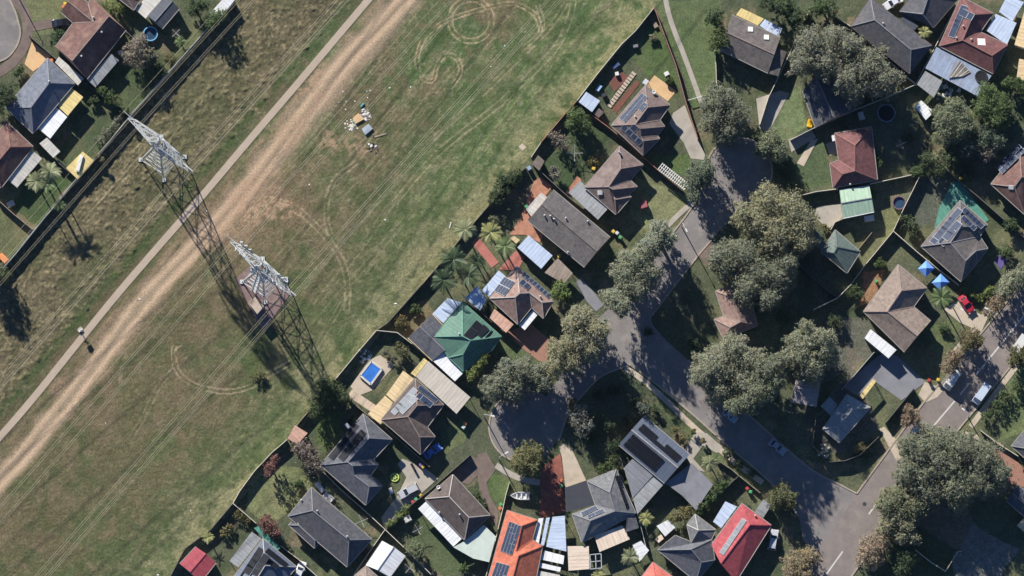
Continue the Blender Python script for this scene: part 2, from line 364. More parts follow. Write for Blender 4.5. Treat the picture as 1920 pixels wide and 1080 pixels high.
# tyre marks cut by cars
def marks(pts, off=(0,), wd=1.0, st=0.5, col=(170, 156, 126), sm_=True):
    global g
    q = smooth_line(pts, 6) if sm_ else pts
    for o_ in off:
        r_ = []
        for i, (x, y) in enumerate(q):
            a, b = q[max(0, i-1)], q[min(len(q)-1, i+1)]; dx, dy = b[0]-a[0], b[1]-a[1]; l = math.hypot(dx, dy)+1e-6
            r_.append((x-dy/l*o_, y+dx/l*o_))
        g = mixc(g, col, np.exp(-(pdist(r_)/(wd*(0.5+1.0*n3)))**2)*st*sm(0.24, 0.54, n2*0.55+n3*0.45))
circ = lambda cx, cy, r, a0=0, a1=360, n=28, sy=1: [(cx+r*math.cos(R_(a0+(a1-a0)*k/n)), cy+r*sy*math.sin(R_(a0+(a1-a0)*k/n))) for k in range(n+1)]
marks(circ(883, 38, 39, -30, 330), (-4.5, 4.5), 1.05, 0.85, (176, 156, 124))
marks([(1014, 60), (1005, 30), (975, 10), (945, 8), (900, 18), (840, 38), (800, 66), (784, 100), (784, 130), (797, 150), (812, 150), (818, 128), (832, 106), (852, 106), (864, 128), (856, 150), (845, 163)], (-3.5, 3.5), 1.05, 0.9, (176, 154, 124))
marks([(1008, 10), (1017, 45), (1005, 70), (978, 92)], (-3.5, 3.5), 1.3, 0.6)
marks([(327, 650), (326, 675), (336, 700), (365, 722), (415, 734), (450, 731), (475, 722), (500, 705), (545, 680)], (-4, 4), 1.1, 0.8, (172, 152, 124))
marks([(340, 648), (329, 655), (327, 664)], (0,), 1.6, 0.8, (172, 152, 124))
marks([(505, 376), (540, 384), (565, 400)], (-6, 0, 6), 1.6, 0.7, (180, 150, 122))
marks([(565, 398), (600, 432), (627, 465), (645, 500), (652, 540), (650, 580)], (-5, 5), 1.3, 0.6)
marks([(668, 305), (630, 335), (615, 370), (612, 410), (620, 440)], (-4, 4), 1.3, 0.5)
marks([(1075, 0), (1068, 35), (1045, 85), (1000, 135), (930, 200), (840, 270), (790, 320), (740, 380)], (-5, 5), 1.3, 0.55)
marks([(1062, 5), (1030, 52), (960, 122), (900, 180), (800, 270)], (-4, 4), 1.2, 0.45)
marks([(560, 700), (600, 640), (640, 570), (655, 540)], (-4, 4), 1.2, 0.35)
marks([(330, 690), (300, 720), (270, 780), (240, 830)], (-4, 4), 1.2, 0.35)
marks([(240, 660), (228, 690), (226, 727)], (-2, 2), 1.2, 0.35)
for k in range(26):
    d0 = rng.uniform(80, 390); s0 = rng.uniform(-800, 300); l = rng.uniform(120, 380); w_ = rng.uniform(-25, 25)
    f_ = lambda d, s: (690+0.765*d+0.644*s, 0.644*d-0.765*s)
    marks([f_(d0, s0), f_(d0+w_*0.3, s0+l*0.5), f_(d0+w_, s0+l)], (-5, 5), 1.2, rng.uniform(0.12, 0.32))
for k in range(8):
    d0 = rng.uniform(-170, -30); s0 = rng.uniform(-800, 300); l = rng.uniform(150, 380)
    marks([f_(d0, s0), f_(d0+4, s0+l)], (-4, 4), 1.2, 0.25)
cm = corr[..., None].astype(float)
G = lawn*(1-cm)+g*cm
# park strip with the lane beside the triangular yard, and yards of their own look
def yard(poly, rgb, st=0.85, jit=4):
    global G
    G = mixc(G, rgb, pmask(poly, jit)*st*(0.75+0.5*(n3-0.5)))
yard([(1226, 0), (1350, 0), (1345, 180), (1330, 210), (1300, 200), (1270, 110)], (96, 112, 72))
yard([(1232, 30), (1262, 120), (1275, 162), (1220, 145), (1180, 110)], (84, 104, 60))
yard([(1010, 300), (1075, 235), (1150, 245), (1120, 300), (1060, 360)], (66, 84, 54))
yard([(1200, 290), (1290, 290), (1300, 330), (1270, 330)], (82, 104, 58))
yard([(1190, 330), (1285, 365), (1305, 380), (1215, 440), (1180, 400)], (134, 136, 98))
yard([(1455, 200), (1500, 160), (1512, 235), (1480, 262), (1440, 270)], (118, 132, 92))
yard([(1510, 262), (1545, 255), (1560, 345), (1500, 360), (1490, 320)], (80, 98, 66))
yard([(1660, 390), (1725, 340), (1700, 400), (1655, 460)], (120, 122, 84))
yard([(1500, 330), (1620, 470), (1600, 560), (1540, 560)], (88, 92, 70), 0.5)
yard([(1620, 510), (1660, 505), (1640, 560), (1612, 575)], (168, 124, 94))
yard([(1740, 610), (1800, 600), (1790, 650), (1750, 690)], (96, 106, 70))
yard([(1880, 690), (1940, 640), (1940, 800), (1870, 830)], (104, 116, 78))
yard([(1440, 470), (1500, 560), (1490, 620), (1430, 610)], (112, 112, 84), 0.5)
yard([(480, 870), (580, 880), (590, 930), (545, 960), (500, 985), (460, 950)], (128, 132, 90))
yard([(590, 780), (640, 770), (640, 830), (600, 850)], (86, 106, 58))
yard([(760, 960), (800, 950), (900, 1070), (830, 1080), (770, 1020)], (78, 92, 62))
yard([(915, 880), (960, 905), (942, 950), (915, 930)], (88, 108, 64)); yard([(840, 800), (870, 790), (880, 820), (830, 855)], (108, 116, 78))
yard([(170, 140), (280, 80), (290, 170), (240, 220), (160, 330), (110, 300)], (72, 86, 56), 0.7)
yard([(20, 390), (60, 320), (140, 330), (70, 425)], (56, 82, 44)); yard([(-10, 385), (55, 435), (0, 510)], (104, 106, 74))
yard([(310, 60), (400, 20), (380, 90), (330, 110)], (100, 104, 72)); yard([(45, 0), (115, 0), (110, 60), (60, 70), (50, 40)], (116, 120, 84))
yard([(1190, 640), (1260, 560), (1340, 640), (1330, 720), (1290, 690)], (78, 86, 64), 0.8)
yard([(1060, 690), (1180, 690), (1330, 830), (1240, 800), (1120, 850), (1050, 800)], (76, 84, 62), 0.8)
yard([(1400, 830), (1480, 870), (1560, 900), (1600, 870), (1530, 870)], (140, 122, 100), 0.7)
yard([(930, 640), (1000, 660), (1020, 690), (950, 700)], (92, 104, 70))
yard([(740, 590), (800, 560), (815, 590), (760, 640)], (126, 112, 84), 0.8)
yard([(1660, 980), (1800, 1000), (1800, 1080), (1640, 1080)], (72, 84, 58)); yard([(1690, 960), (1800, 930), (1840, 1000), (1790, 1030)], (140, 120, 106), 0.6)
yard([(1640, 860), (1700, 780), (1740, 770), (1670, 880)], (130, 116, 96), 0.7)
yard([(1240, 740), (1330, 820), (1440, 905), (1430, 930), (1300, 830), (1230, 755)], (98, 110, 72), 0.7)
yard([(1785, 1045), (1825, 985), (1910, 1030), (1870, 1090), (1790, 1090)], (134, 130, 128), 0.8)
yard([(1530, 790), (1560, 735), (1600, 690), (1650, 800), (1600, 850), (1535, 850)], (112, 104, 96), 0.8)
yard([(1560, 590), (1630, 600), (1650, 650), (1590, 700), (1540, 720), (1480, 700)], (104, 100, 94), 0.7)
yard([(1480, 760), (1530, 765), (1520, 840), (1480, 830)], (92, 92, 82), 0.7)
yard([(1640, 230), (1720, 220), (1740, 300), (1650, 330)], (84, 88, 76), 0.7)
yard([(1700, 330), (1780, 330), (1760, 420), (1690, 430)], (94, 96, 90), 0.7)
amp = 0.40*(1-0.75*tm*corr)
G = G*(1-amp/2+amp*n4)[..., None]*(1-amp/2+amp*n3)[..., None]*0.96
G = np.clip(G, 0.005, 0.7)
path_line = [(702, -14), (632, 69), (562, 152), (462, 269), (364, 385), (291, 469), (218, 554), (140, 650), (62, 747), (-20, 842)]
near = sm(8, 20, pdist(path_line))
inside = sm(0, 12, np.minimum(Dc+199, 420-Dc))*near*(PX > -60)*(PX < 1980)*(PY > -40)*(PY < 1120)
Z = inside*(long_*(0.03+0.55*np.clip(n3-0.35, 0, 1)*n4+0.35*np.clip(fbm(PX/9, PY/9, 91, 2)-0.45, 0, 1))+(1-long_)*(0.10*n4*(1-tm)*(0.4+n2)+0.02))
Z = Z*np.where(pdist([(440, 525), (545, 550), (490, 620), (470, 500)]) < 24, 0.0, 1.0)
Z = Z-0.004+0.012*n4*(1-inside)
me = bpy.data.meshes.new('ground'); nv = NXg*NYg
me.vertices.add(nv); me.vertices.foreach_set('co', np.stack([GX, GY, Z], -1).astype(np.float32).ravel())
i0 = (np.arange(NYg-1)[:, None]*NXg+np.arange(NXg-1)[None, :]).ravel()
q = np.stack([i0, i0+1, i0+NXg+1, i0+NXg], -1).astype(np.int32); nf = len(q)
me.loops.add(nf*4); me.loops.foreach_set('vertex_index', q.ravel()); me.polygons.add(nf)
me.polygons.foreach_set('loop_start', np.arange(nf, dtype=np.int32)*4); me.polygons.foreach_set('loop_total', np.full(nf, 4, np.int32))
me.update(calc_edges=True)
ca = me.color_attributes.new('Col', 'FLOAT_COLOR', 'POINT')
ca.data.foreach_set('color', np.concatenate([G, np.ones(G.shape[:2]+(1,))], -1).astype(np.float32).ravel())
me.polygons.foreach_set('use_smooth', [True]*nf)
me.materials.append(attr_mat('ground cover', 0.95, 0, 0.35, 3.0, 0.1))
tag(link(bpy.data.objects.new('ground', me)), None, kind='structure')

# ---------------------------------------------------------------- roads, kerbs, paths, slabs
def sheet(name, pts, mat, z=0.03, th=0.0, kind='structure', parent=None, bev=0):
    m = MB(); q = [P(x, y, z) for x, y in pts]; a = 0
    for i in range(len(q)): a += q[i].x*q[(i+1) % len(q)].y-q[(i+1) % len(q)].x*q[i].y
    if a < 0: q = q[::-1]
    e = (q[1]-q[0]).normalized(); n_ = Vector((-e.y, e.x, 0))
    m.add(q, 0, [((p-q[0]).dot(e), (p-q[0]).dot(n_)) for p in q])
    for i in range(len(q)):
        b, c = q[i], q[(i+1) % len(q)]; d_ = Vector((0, 0, z+0.05))
        m.add([b-d_, c-d_, c, b], 0)
    o = m.obj(name, mat, parent)
    if kind and parent is None: o['kind'] = kind
    return o
def ribbon(name, pts, wd, mat, z=0.05, smooth=True, h=None, n=6, side=0.0):
    q = smooth_line(pts, n) if smooth else pts
    m = MB(); W = [P(x, y, z) for x, y in q]; L_ = []; l = 0
    for i, p in enumerate(W):
        d = (W[min(i+1, len(W)-1)]-W[max(i-1, 0)]).normalized(); s_ = Vector((-d.y, d.x, 0))
        L_.append((p+s_*(wd/2+side), p-s_*(wd/2-side), l)); l += (W[min(i+1, len(W)-1)]-p).length
    for (a, b, l0), (c, d, l1) in zip(L_[:-1], L_[1:]):
        m.add([b, d, c, a], 0, [(0, l0), (0, l1), (wd, l1), (wd, l0)])
        dn = Vector((0, 0, h or z+0.03)); m.add([a, c, c-dn, a-dn], 0); m.add([d, b, b-dn, d-dn], 0)
    o = m.obj(name, mat); o['kind'] = 'structure'; return o
ribbon('footpath', path_line, 1.5, M_gravelpath, 0.06)
road_a = circ(1386, 320, 62, 60, -160, 20)       # turning head at the top
main_left = [(1318, 348), (1308, 371), (1282, 410), (1240, 462), (1190, 525), (1142, 578), (1121, 600), (1129, 620), (1150, 652), (1178, 682), (1195, 693), (1240, 728), (1300, 778), (1360, 832), (1420, 882), (1468, 928), (1497, 968), (1505, 1010)]
main_right = [(1432, 372), (1396, 392), (1360, 422), (1333, 451), (1309, 479), (1262, 540), (1222, 592), (1240, 628), (1290, 675), (1350, 728), (1420, 792), (1480, 846), (1530, 886), (1570, 906), (1606, 925)]
ml, mr = smooth_line(main_left, 5), smooth_line(main_right, 5)
sheet('road', ml+[(1530, 1050), (1640, 940)]+mr[::-1]+circ(1386, 320, 62, 55, -205, 24), M_asphalt, 0.030)
sheet('road', [(1480, 1110), (1516, 1057), (1606, 928), (1714, 780), (1760, 722), (1860, 604), (1900, 553), (1990, 440), (2060, 490), (1950, 617), (1776, 830), (1668, 978), (1578, 1107), (1560, 1140)], M_asphalt2, 0.034)
cul = circ(985, 800, 68, 60, 305, 24)
sheet('road', cul+[(1050, 705), (1085, 655), (1122, 612), (1160, 650), (1180, 684), (1130, 702), (1095, 738), (1066, 775), (1048, 822)], M_asphalt, 0.026)
sheet('road', [(-30, -30), (8, -12), (17, 0), (28, 20), (34, 40), (38, 60), (34, 80), (24, 97), (10, 110), (-30, 124)], M_asphalt, 0.030)
def kerb(pts, smooth=True): ribbon('kerb', pts, 0.34, M_kerb, 0.13, smooth, n=5)
kerb(main_left[:6]); kerb(main_left[9:-1]); kerb(main_right[3:7]); kerb(main_right[8:])
kerb(circ(1386, 320, 62, -200, 45, 24)); kerb(circ(985, 800, 68, 75, 300, 24))
kerb([(1048, 826), (1066, 775), (1095, 738), (1130, 704), (1178, 686)])
kerb([(17, -2), (28, 20), (34, 40), (38, 60), (34, 80), (24, 97), (10, 110), (-20, 122)])
kerb([(1606, 926), (1714, 778), (1760, 720)]); kerb([(1800, 672), (1860, 600), (1905, 545)]); kerb([(1578, 1107), (1668, 980), (1776, 832), (1850, 742), (1950, 619)])
for a, b, l in (((1547, 1080), (1580, 1034), 0), ((1629, 964), (1645, 942), 0), ((1745, 805), (1790, 752), 0), ((1800, 740), (1818, 718), 0), ((1830, 703), (1920, 592), 0)):
    ribbon('lane_line', [a, b], 0.32, M_paint, 0.040, False, 0.003)
ribbon('footpath', [(1012, 905), (985, 900), (955, 888), (930, 872)], 1.3, M_conc, 0.05)
ribbon('footpath', [(1172, 690), (1205, 712), (1250, 752), (1300, 800), (1380, 868), (1430, 905)], 1.2, M_conc2, 0.05)
ribbon('footpath', [(1247, -5), (1258, 40), (1283, 105), (1305, 165), (1318, 202)], 1.05, M_conc, 0.05)
ribbon('footpath', [(1300, 378), (1275, 400), (1250, 425)], 1.1, M_conc, 0.05)
ribbon('footpath', [(20, -10), (44, 20), (52, 60), (40, 95), (20, 120), (-10, 140)], 2.2, M_gravel, 0.045)
ribbon('footpath', [(1870, 560), (1830, 612), (1790, 660)], 1.2, M_conc2, 0.05)
ribbon('footpath', [(1920, 668), (1880, 720), (1820, 800)], 1.2, M_conc2, 0.05)
SL = [
 ('driveway', [(1262, 212), (1284, 197), (1309, 262), (1322, 290), (1320, 300), (1295, 297), (1282, 268), (1255, 232)], M_conc),
 ('driveway', [(1089, 520), (1079, 531), (1101, 566), (1118, 584), (1132, 572), (1112, 546)], M_concgrey),
 ('driveway', [(951, 622), (995, 606), (1030, 637), (1031, 661), (1021, 685), (979, 653)], M_clay),
 ('driveway', [(1059, 830), (1072, 842), (1086, 872), (1099, 901), (1060, 914), (1054, 858), (1048, 838)], M_conc2),
 ('driveway', [(1012, 880), (1050, 850), (1054, 870), (1059, 960), (1012, 972), (1014, 930)], M_reddrive),
 ('driveway', [(745, 870), (755, 860), (800, 880), (822, 897), (790, 925), (760, 950), (720, 990), (715, 970), (745, 930), (762, 895)], M_conc),
 ('driveway', [(895, 852), (912, 848), (930, 880), (912, 905), (918, 930), (935, 960), (932, 990), (918, 965), (900, 925), (895, 890)], M_gravel),
 ('garden_bed', [(850, 885), (884, 855), (900, 862), (905, 880), (880, 908), (862, 905)], M_gravel),
 ('patio', [(1212, 160), (1227, 141), (1268, 171), (1252, 190)], M_slabtan),
 ('patio', [(935, 505), (967, 470), (984, 482), (970, 508)], M_pinkpave),
 ('patio', [(884, 455), (897, 444), (935, 492), (922, 502)], M_pinkpave),
 ('patio', [(1002, 338), (1014, 332), (1036, 350), (1024, 366), (990, 412), (1018, 440), (1012, 455), (985, 440), (955, 440), (975, 410)], M_brickpave),
 ('patio', [(1060, 362), (1082, 330), (1092, 338), (1070, 368)], M_brickpave),
 ('patio', [(1527, 405), (1532, 387), (1576, 382), (1580, 407), (1552, 430)], M_conc),
 ('patio', [(657, 725), (690, 676), (712, 666), (741, 684), (698, 732), (672, 742)], M_conc2),
 ('yard_slab', [(1584, 727), (1607, 700), (1650, 665), (1682, 667), (1736, 716), (1690, 751), (1642, 716), (1613, 746)], M_concgrey),
 ('driveway', [(1649, 804), (1658, 800), (1684, 828), (1702, 846), (1682, 866), (1669, 842)], M_conc2),
 ('driveway', [(1734, 716), (1750, 722), (1770, 730), (1758, 745), (1735, 755), (1722, 740)], M_conc2),
 ('driveway', [(1770, 580), (1800, 560), (1820, 580), (1852, 596), (1840, 622), (1800, 605)], M_conc2),
 ('driveway', [(1305, 810), (1325, 812), (1355, 838), (1345, 850), (1318, 835), (1300, 860), (1322, 885), (1302, 880), (1280, 850), (1290, 830)], M_conc),
 ('driveway', [(1418, 185), (1462, 170), (1480, 175), (1440, 250), (1424, 240)], M_conc),
 ('driveway', [(1478, 262), (1522, 244), (1530, 258), (1484, 285)], M_conc),
 ('driveway', [(1521, 263), (1534, 260), (1507, 312), (1494, 306)], M_conc2),
 ('porch', [(1548, 270), (1566, 262), (1572, 288), (1556, 292)], M_conc),
 ('driveway', [(46, 120), (60, 78), (95, 105), (88, 115), (62, 134)], M_slabtan),
 ('driveway', [(52, 60), (62, 42), (98, 34), (100, 52), (64, 58)], M_gravel),
 ('driveway', [(1860, 850), (1872, 828), (1905, 862), (1925, 885), (1925, 915), (1888, 905)], M_clay),
 ('driveway', [(1790, 830), (1808, 808), (1832, 815), (1850, 835), (1830, 850)], M_conc2),
 ('artificial_turf', [(1786, 340), (1803, 343), (1854, 412), (1846, 420), (1800, 374), (1772, 424), (1752, 428), (1760, 392)], M_teal),
 ('equipment_pad', [(440, 525), (478, 489), (546, 548), (494, 622)], M_mauve),
 ('driveway', [(1335, 452), (1352, 470), (1330, 500), (1310, 480)], M_gravel),
 ('deck', [(1140, 152), (1162, 134), (1181, 144), (1152, 172)], M_deck),
 ('deck', [(1148, 203), (1193, 150), (1200, 156), (1155, 214)], M_deck),
]
for i, (n_, p_, m_) in enumerate(SL): sheet(n_, p_, m_, 0.052+0.004*(i % 6))
# ---------------------------------------------------------------- house builder
def inset(poly, d):
    a = sum(poly[i].x*poly[(i+1) % len(poly)].y-poly[(i+1) % len(poly)].x*poly[i].y for i in range(len(poly)))
    if a < 0: poly = poly[::-1]
    out = []; n = len(poly)
    for i in range(n):
        p, q, r = poly[i-1], poly[i], poly[(i+1) % n]
        e1, e2 = (q-p).to_2d().normalized(), (r-q).to_2d().normalized()
        n1_, n2_ = Vector((-e1.y, e1.x)), Vector((-e2.y, e2.x)); b = n1_+n2_
        if b.length < 1e-3: b = n1_.copy()
        b.normalize(); k = d/max(0.45, b.dot(n1_)); out.append(Vector((q.x+b.x*k, q.y+b.y*k, 0)))
    return out
_w = MB(); _w.box((0, 0, 0), (1.5, 0.06, 1.1), m=0); _w.box((0, -0.035, 0), (1.3, 0.03, 0.9), m=1); ME_WIN = _w.mesh('window', [M_frame, M_pane])
_w = MB(); _w.box((0, 0, 1.02), (0.9, 0.06, 2.04), m=0); _w.box((0.35, -0.05, 1.0), (0.1, 0.05, 0.06), m=1); ME_DOOR = _w.mesh('door', [M_door, M_frame])
def panel_mesh(cells):
    m = MB(); m.box((0.5, 0.5, 0.5), (1, 1, 1), m=0); d = 0.018 if cells is M_cells2 else 0.03; m.add([(d*1.3, d, 1.05), (1-d*1.3, d, 1.05), (1-d*1.3, 1-d, 1.05), (d*1.3, 1-d, 1.05)], 1)
    return m.mesh('solar_panel', [M_darkgrey_p if cells is M_cells2 else M_frame, cells])
ME_PAN = panel_mesh(M_cells); ME_PAN2 = panel_mesh(M_cells2); ME_PAN3 = panel_mesh(M_cells3)
_w = MB(); _w.tube([(0, 0, 0), (0, 0, 0.35)], 0.14, 8); _w.tube([(0, 0, 0.35), (0, 0, 0.5), (0, 0, 0.62), (0, 0, 0.68)], [0.17, 0.22, 0.18, 0.05], 10); ME_WHIRL = _w.mesh('roof_vent', M_galv)
_w = MB(); _w.tube([(0, 0, -0.3), (0, 0, 1.0)], 0.11, 8); _w.tube([(0, 0, 0.95), (0, 0, 1.15)], [0.2, 0.2], 8); ME_FLUE = _w.mesh('flue', M_galv)
_w = MB(); _w.tube([(0, 0, -0.2), (0, 0, 0.5)], 0.04, 6)
for k in range(3): _w.ring((0, 0, 0), 0.14*k, 0.14*(k+1), 0.5+0.05*k*k*0.5, 0.5+0.05*(k+1)**2*0.5, 14)
ME_DISH = _w.mesh('satellite_dish', M_whitep)
from mathutils.bvhtree import BVHTree
class House:
    def ray(s, px, py):
        d = (FW+RT*((px-960)/960*TH)+UP*((540-py)/960*TH)).normalized()
        if not hasattr(s, 'bvh'):
            ks = list(s.V); s.bvh = BVHTree.FromPolygons([s.V[k] for k in ks], [[ks.index(c) for c in f] for f in s.faces])
        q, n, i, _ = s.bvh.ray_cast(CAM, d)
        return (None, None) if q is None else (q, n if n.z > 0 else -n)
    def plane(s, i):
        f = s.faces[i]; p = [s.V[c] for c in f]; n = Vector((0, 0, 0))
        for a, b in zip(p, p[1:]+p[:1]): n += (a-p[0]).cross(b-p[0])
        n.normalize(); return p[0], (n if n.z > 0 else -n)
    def hit(s, px, py, i=None):
        d = FW+RT*((px-960)/960*TH)+UP*((540-py)/960*TH)
        if i is None:                        # topmost roof plane under the pixel, by face footprint
            best = None
            for k, f in enumerate(s.faces):
                p0, n = s.plane(k); t = (p0-CAM).dot(n)/d.dot(n); q = CAM+d*t
                pts = [s.V[c] for c in f]; ins = False
                for a, b in zip(pts, pts[1:]+pts[:1]):
                    if (a.y > q.y) != (b.y > q.y) and q.x < (b.x-a.x)*(q.y-a.y)/(b.y-a.y)+a.x: ins = not ins
                if ins: return q, n
            return P(px, py, s.ze+1), Vector((0, 0, 1))
        p0, n = s.plane(i); return CAM+d*((p0-CAM).dot(n)/d.dot(n)), n
    def solar(s, p0, p1, p2, nu, nv, face, me=None, skip=(), gap=0.04):
        for i in range(nu):
            for j in range(nv):
                if (i, j) in skip: continue
                f = lambda u, v: s.hit(p0[0]+(p1[0]-p0[0])*u/nu+(p2[0]-p0[0])*v/nv, p0[1]+(p1[1]-p0[1])*u/nu+(p2[1]-p0[1])*v/nv, face)
                a, n = f(i+gap, j+gap); b, _ = f(i+1-gap, j+gap); c, _ = f(i+gap, j+1-gap)
                g_ = lambda u, v: s.ray(p0[0]+(p1[0]-p0[0])*u/nu+(p2[0]-p0[0])*v/nv, p0[1]+(p1[1]-p0[1])*u/nu+(p2[1]-p0[1])*v/nv)[0]
                r3 = [g_(i+gap, j+gap), g_(i+1-gap, j+gap), g_(i+gap, j+1-gap)]
                if None not in r3:
                    a, b, c = r3; n = (b-a).cross(c-a).normalized()
                    if n.z < 0: n = -n
                x = (b-a).normalized(); y = n.cross(x); h = (c-a).dot(y)
                if h < 0: a = a+y*h; h = -h
                o = bpy.data.objects.new('solar_panel', me or ME_PAN); link(o, s.e)
                Mx = Matrix((x*(b-a).length, y*h, n*0.05)).transposed().to_4x4(); Mx.translation = a+n*0.11-Vector(s.e.location)
                o.matrix_local = Mx
    def vent(s, px, py, me=None, name='roof_vent'):
        q, n = s.hit(px, py); inst(name, me or ME_WHIRL, s.e, q-Vector(s.e.location)-Vector((0, 0, 0.06)))
    def skylight(s, px, py, w_=1.1, h_=0.9, rz=0.7):
        q, n = s.hit(px, py); m = MB(); m.box((0, 0, 0), (w_, h_, 0.12)); o = m.obj('skylight', M_whitep, s.e, (0, 0, 0))
        o.location = q+n*0.09-Vector(s.e.location); o.rotation_euler = (n.to_track_quat('Z', 'Y') @ Matrix.Rotation(rz, 3, 'Z').to_quaternion()).to_euler()
    def awning(s, pts, mat, z=2.5, name='awning', **k): flat_roof(s.e, pts, mat, z, name, **k)
def flat_roof(e, pts, mat, z=2.5, name='awning', th=0.07, posts=True, drop=0.0):
    zz = list(z) if isinstance(z, (list, tuple)) else [z]*len(pts)
    q = [P(x, y, h) for (x, y), h in zip(pts, zz)]
    a = sum(q[i].x*q[(i+1) % len(q)].y-q[(i+1) % len(q)].x*q[i].y for i in range(len(q)))
    if a < 0: q = q[::-1]
    m = MB(); ed = max(range(len(q)), key=lambda i: (q[(i+1) % len(q)]-q[i]).length)
    x = (q[(ed+1) % len(q)]-q[ed]).normalized(); y = Vector((-x.y, x.x, 0)); t = Vector((0, 0, th))
    m.add(q, 0, [((p-q[0]).dot(x), (p-q[0]).dot(y)) for p in q]); m.add([p-t for p in q][::-1], 0)
    for b, c in zip(q, q[1:]+q[:1]): m.add([b-t, c-t, c, b], 0)
    r = m.obj(name, mat, e)
    if posts:
        for p in inset(q, 0.12):
            zz_ = min(v.z for v in q); mp = MB(); mp.bar((p.x, p.y, 0.0), (p.x, p.y, zz_-th-0.005), 0.10); mp.obj('post', M_post, e)
    return r
def house(label, V, faces, outline, mat, wall=None, cap=None, ze=2.9, pitch=24, gables=(), cat='house', name='house', gut=None, win=True, ov=0.45, zr=None):
    h = House(); h.ze = ze; h.faces = faces; tp = math.tan(R_(pitch))
    W = {k: P(x, y, ze if k.islower() else ze+1.5) for k, (x, y) in V.items()}
    for it in range(2):
        for k, (x, y) in V.items():
            if k.islower(): continue
            ds = []
            for f in faces:
                if k in f:
                    a, b = W[f[0]], W[f[1]]; e = (b-a).to_2d().normalized(); d = (W[k]-a).to_2d(); ds.append(abs(e.x*d.y-e.y*d.x))
            z = ze+tp*(sum(ds)/len(ds)) if ds else ze+1
            if zr and k in zr: z = zr[k]
            W[k] = P(x, y, z)
    h.V = W; cx = sum(W[c].x for c in outline)/len(outline); cy = sum(W[c].y for c in outline)/len(outline)
    h.e = thing(name, label, cat, (cx, cy, 0))
    m = MB(); edges = {}
    for f in faces:
        p = [W[c] for c in f]; n = Vector((0, 0, 0))
        for a, b in zip(p, p[1:]+p[:1]): n += (a-p[0]).cross(b-p[0])
        u = (p[1]-p[0]).normalized(); n.normalize(); v = n.cross(u)
        uv = [((q-p[0]).dot(u), abs((q-p[0]).dot(v))) for q in p]
        if n.z < 0: p, uv = p[::-1], uv[::-1]
        m.add(p, 0, uv)
        for a, b in zip(f, f[1:]+f[0]): edges.setdefault(frozenset((a, b)), []).append(f)
    t = Vector((0, 0, 0.16))
    for e_, fs in edges.items():
        if len(fs) == 1: a, b = [W[c] for c in e_]; m.add([a-t, b-t, b, a], 0); m.add([b-t, a-t, a, b], 0) if False else None
    m.add([W[c]-t for c in outline], 0)
    rf = m.obj('roof', mat, h.e)
    cap = cap or M_capbrown
    for e_, fs in edges.items():
        k0, k1 = tuple(e_)
        if len(fs) == 2 and fs[0] != fs[1]:
            if k0.islower() and k1.islower(): continue
            a, b = W[k0], W[k1]
            c0 = sum((W[c] for c in fs[0]), Vector())/len(fs[0]); c1 = sum((W[c] for c in fs[1]), Vector())/len(fs[1])
            if ((c0+c1)/2).z > ((a+b)/2).z+0.02 and min(a.z, b.z) < ze+0.01 and max(a.z, b.z) < ze+0.4: continue
            mm = MB(); mm.bar(a+Vector((0, 0, 0.03)), b+Vector((0, 0, 0.03)), 0.20, t2=0.10); mm.obj('ridge_cap', cap, h.e)
        elif len(fs) == 1 and k0.islower() and k1.islower():
            a, b = W[k0], W[k1]; c0 = sum((W[c] for c in fs[0]), Vector())/len(fs[0]); d = (b-a).normalized(); o_ = Vector((-d.y, d.x, 0))
            if o_.dot(c0-a) > 0: o_ = -o_
            mm = MB(); mm.bar(a+o_*0.07-Vector((0, 0, 0.06)), b+o_*0.07-Vector((0, 0, 0.06)), 0.13, t2=0.14); mm.obj('gutter', gut or M_gutter, h.e)
    foot = inset([W[c] for c in outline], ov); wm = MB(); zt = ze-0.165
    for a, b in zip(foot, foot[1:]+foot[:1]):
        L_ = (b-a).length; wm.add([(a.x, a.y, 0), (b.x, b.y, 0), (b.x, b.y, zt), (a.x, a.y, zt)], 0, [(0, 0), (L_, 0), (L_, zt), (0, zt)])
    wl = wm.obj('wall', wall or M_wall, h.e)
    for gname in gables:
        gm = MB(); gm.add([W[c]-Vector((0, 0, 0.02)) for c in gname]); gm.obj('gable', wall or M_wall, h.e)
    if win:
        ls = sorted(zip(foot, foot[1:]+foot[:1]), key=lambda s_: -(s_[1]-s_[0]).length)
        for i, (a, b) in enumerate(ls[:4]):
            if (b-a).length < 3: continue
            d = (b-a).normalized(); o_ = Vector((d.y, -d.x, 0)); rz = math.atan2(d.y, d.x)
            for fr in ((0.28, 0.72) if (b-a).length > 8 else (0.5,)):
                p = a.lerp(b, fr)+o_*0.02-Vector((cx, cy, 0)); inst('window', ME_WIN, h.e, (p.x, p.y, 1.5), rz)
            if i == 0: p = a.lerp(b, 0.5)+o_*0.02-Vector((cx, cy, 0)); inst('door', ME_DOOR, h.e, (p.x, p.y, 0), rz)
    return h
def absorb(main, wing):                      # a lower roof that belongs to the same house: its pieces become parts of that house
    d = Vector(wing.e.location)-Vector(main.e.location)
    for ch in list(wing.e.children): ch.parent = main.e; ch.location = Vector(ch.location)+d
    bpy.data.objects.remove(wing.e, do_unlink=True)
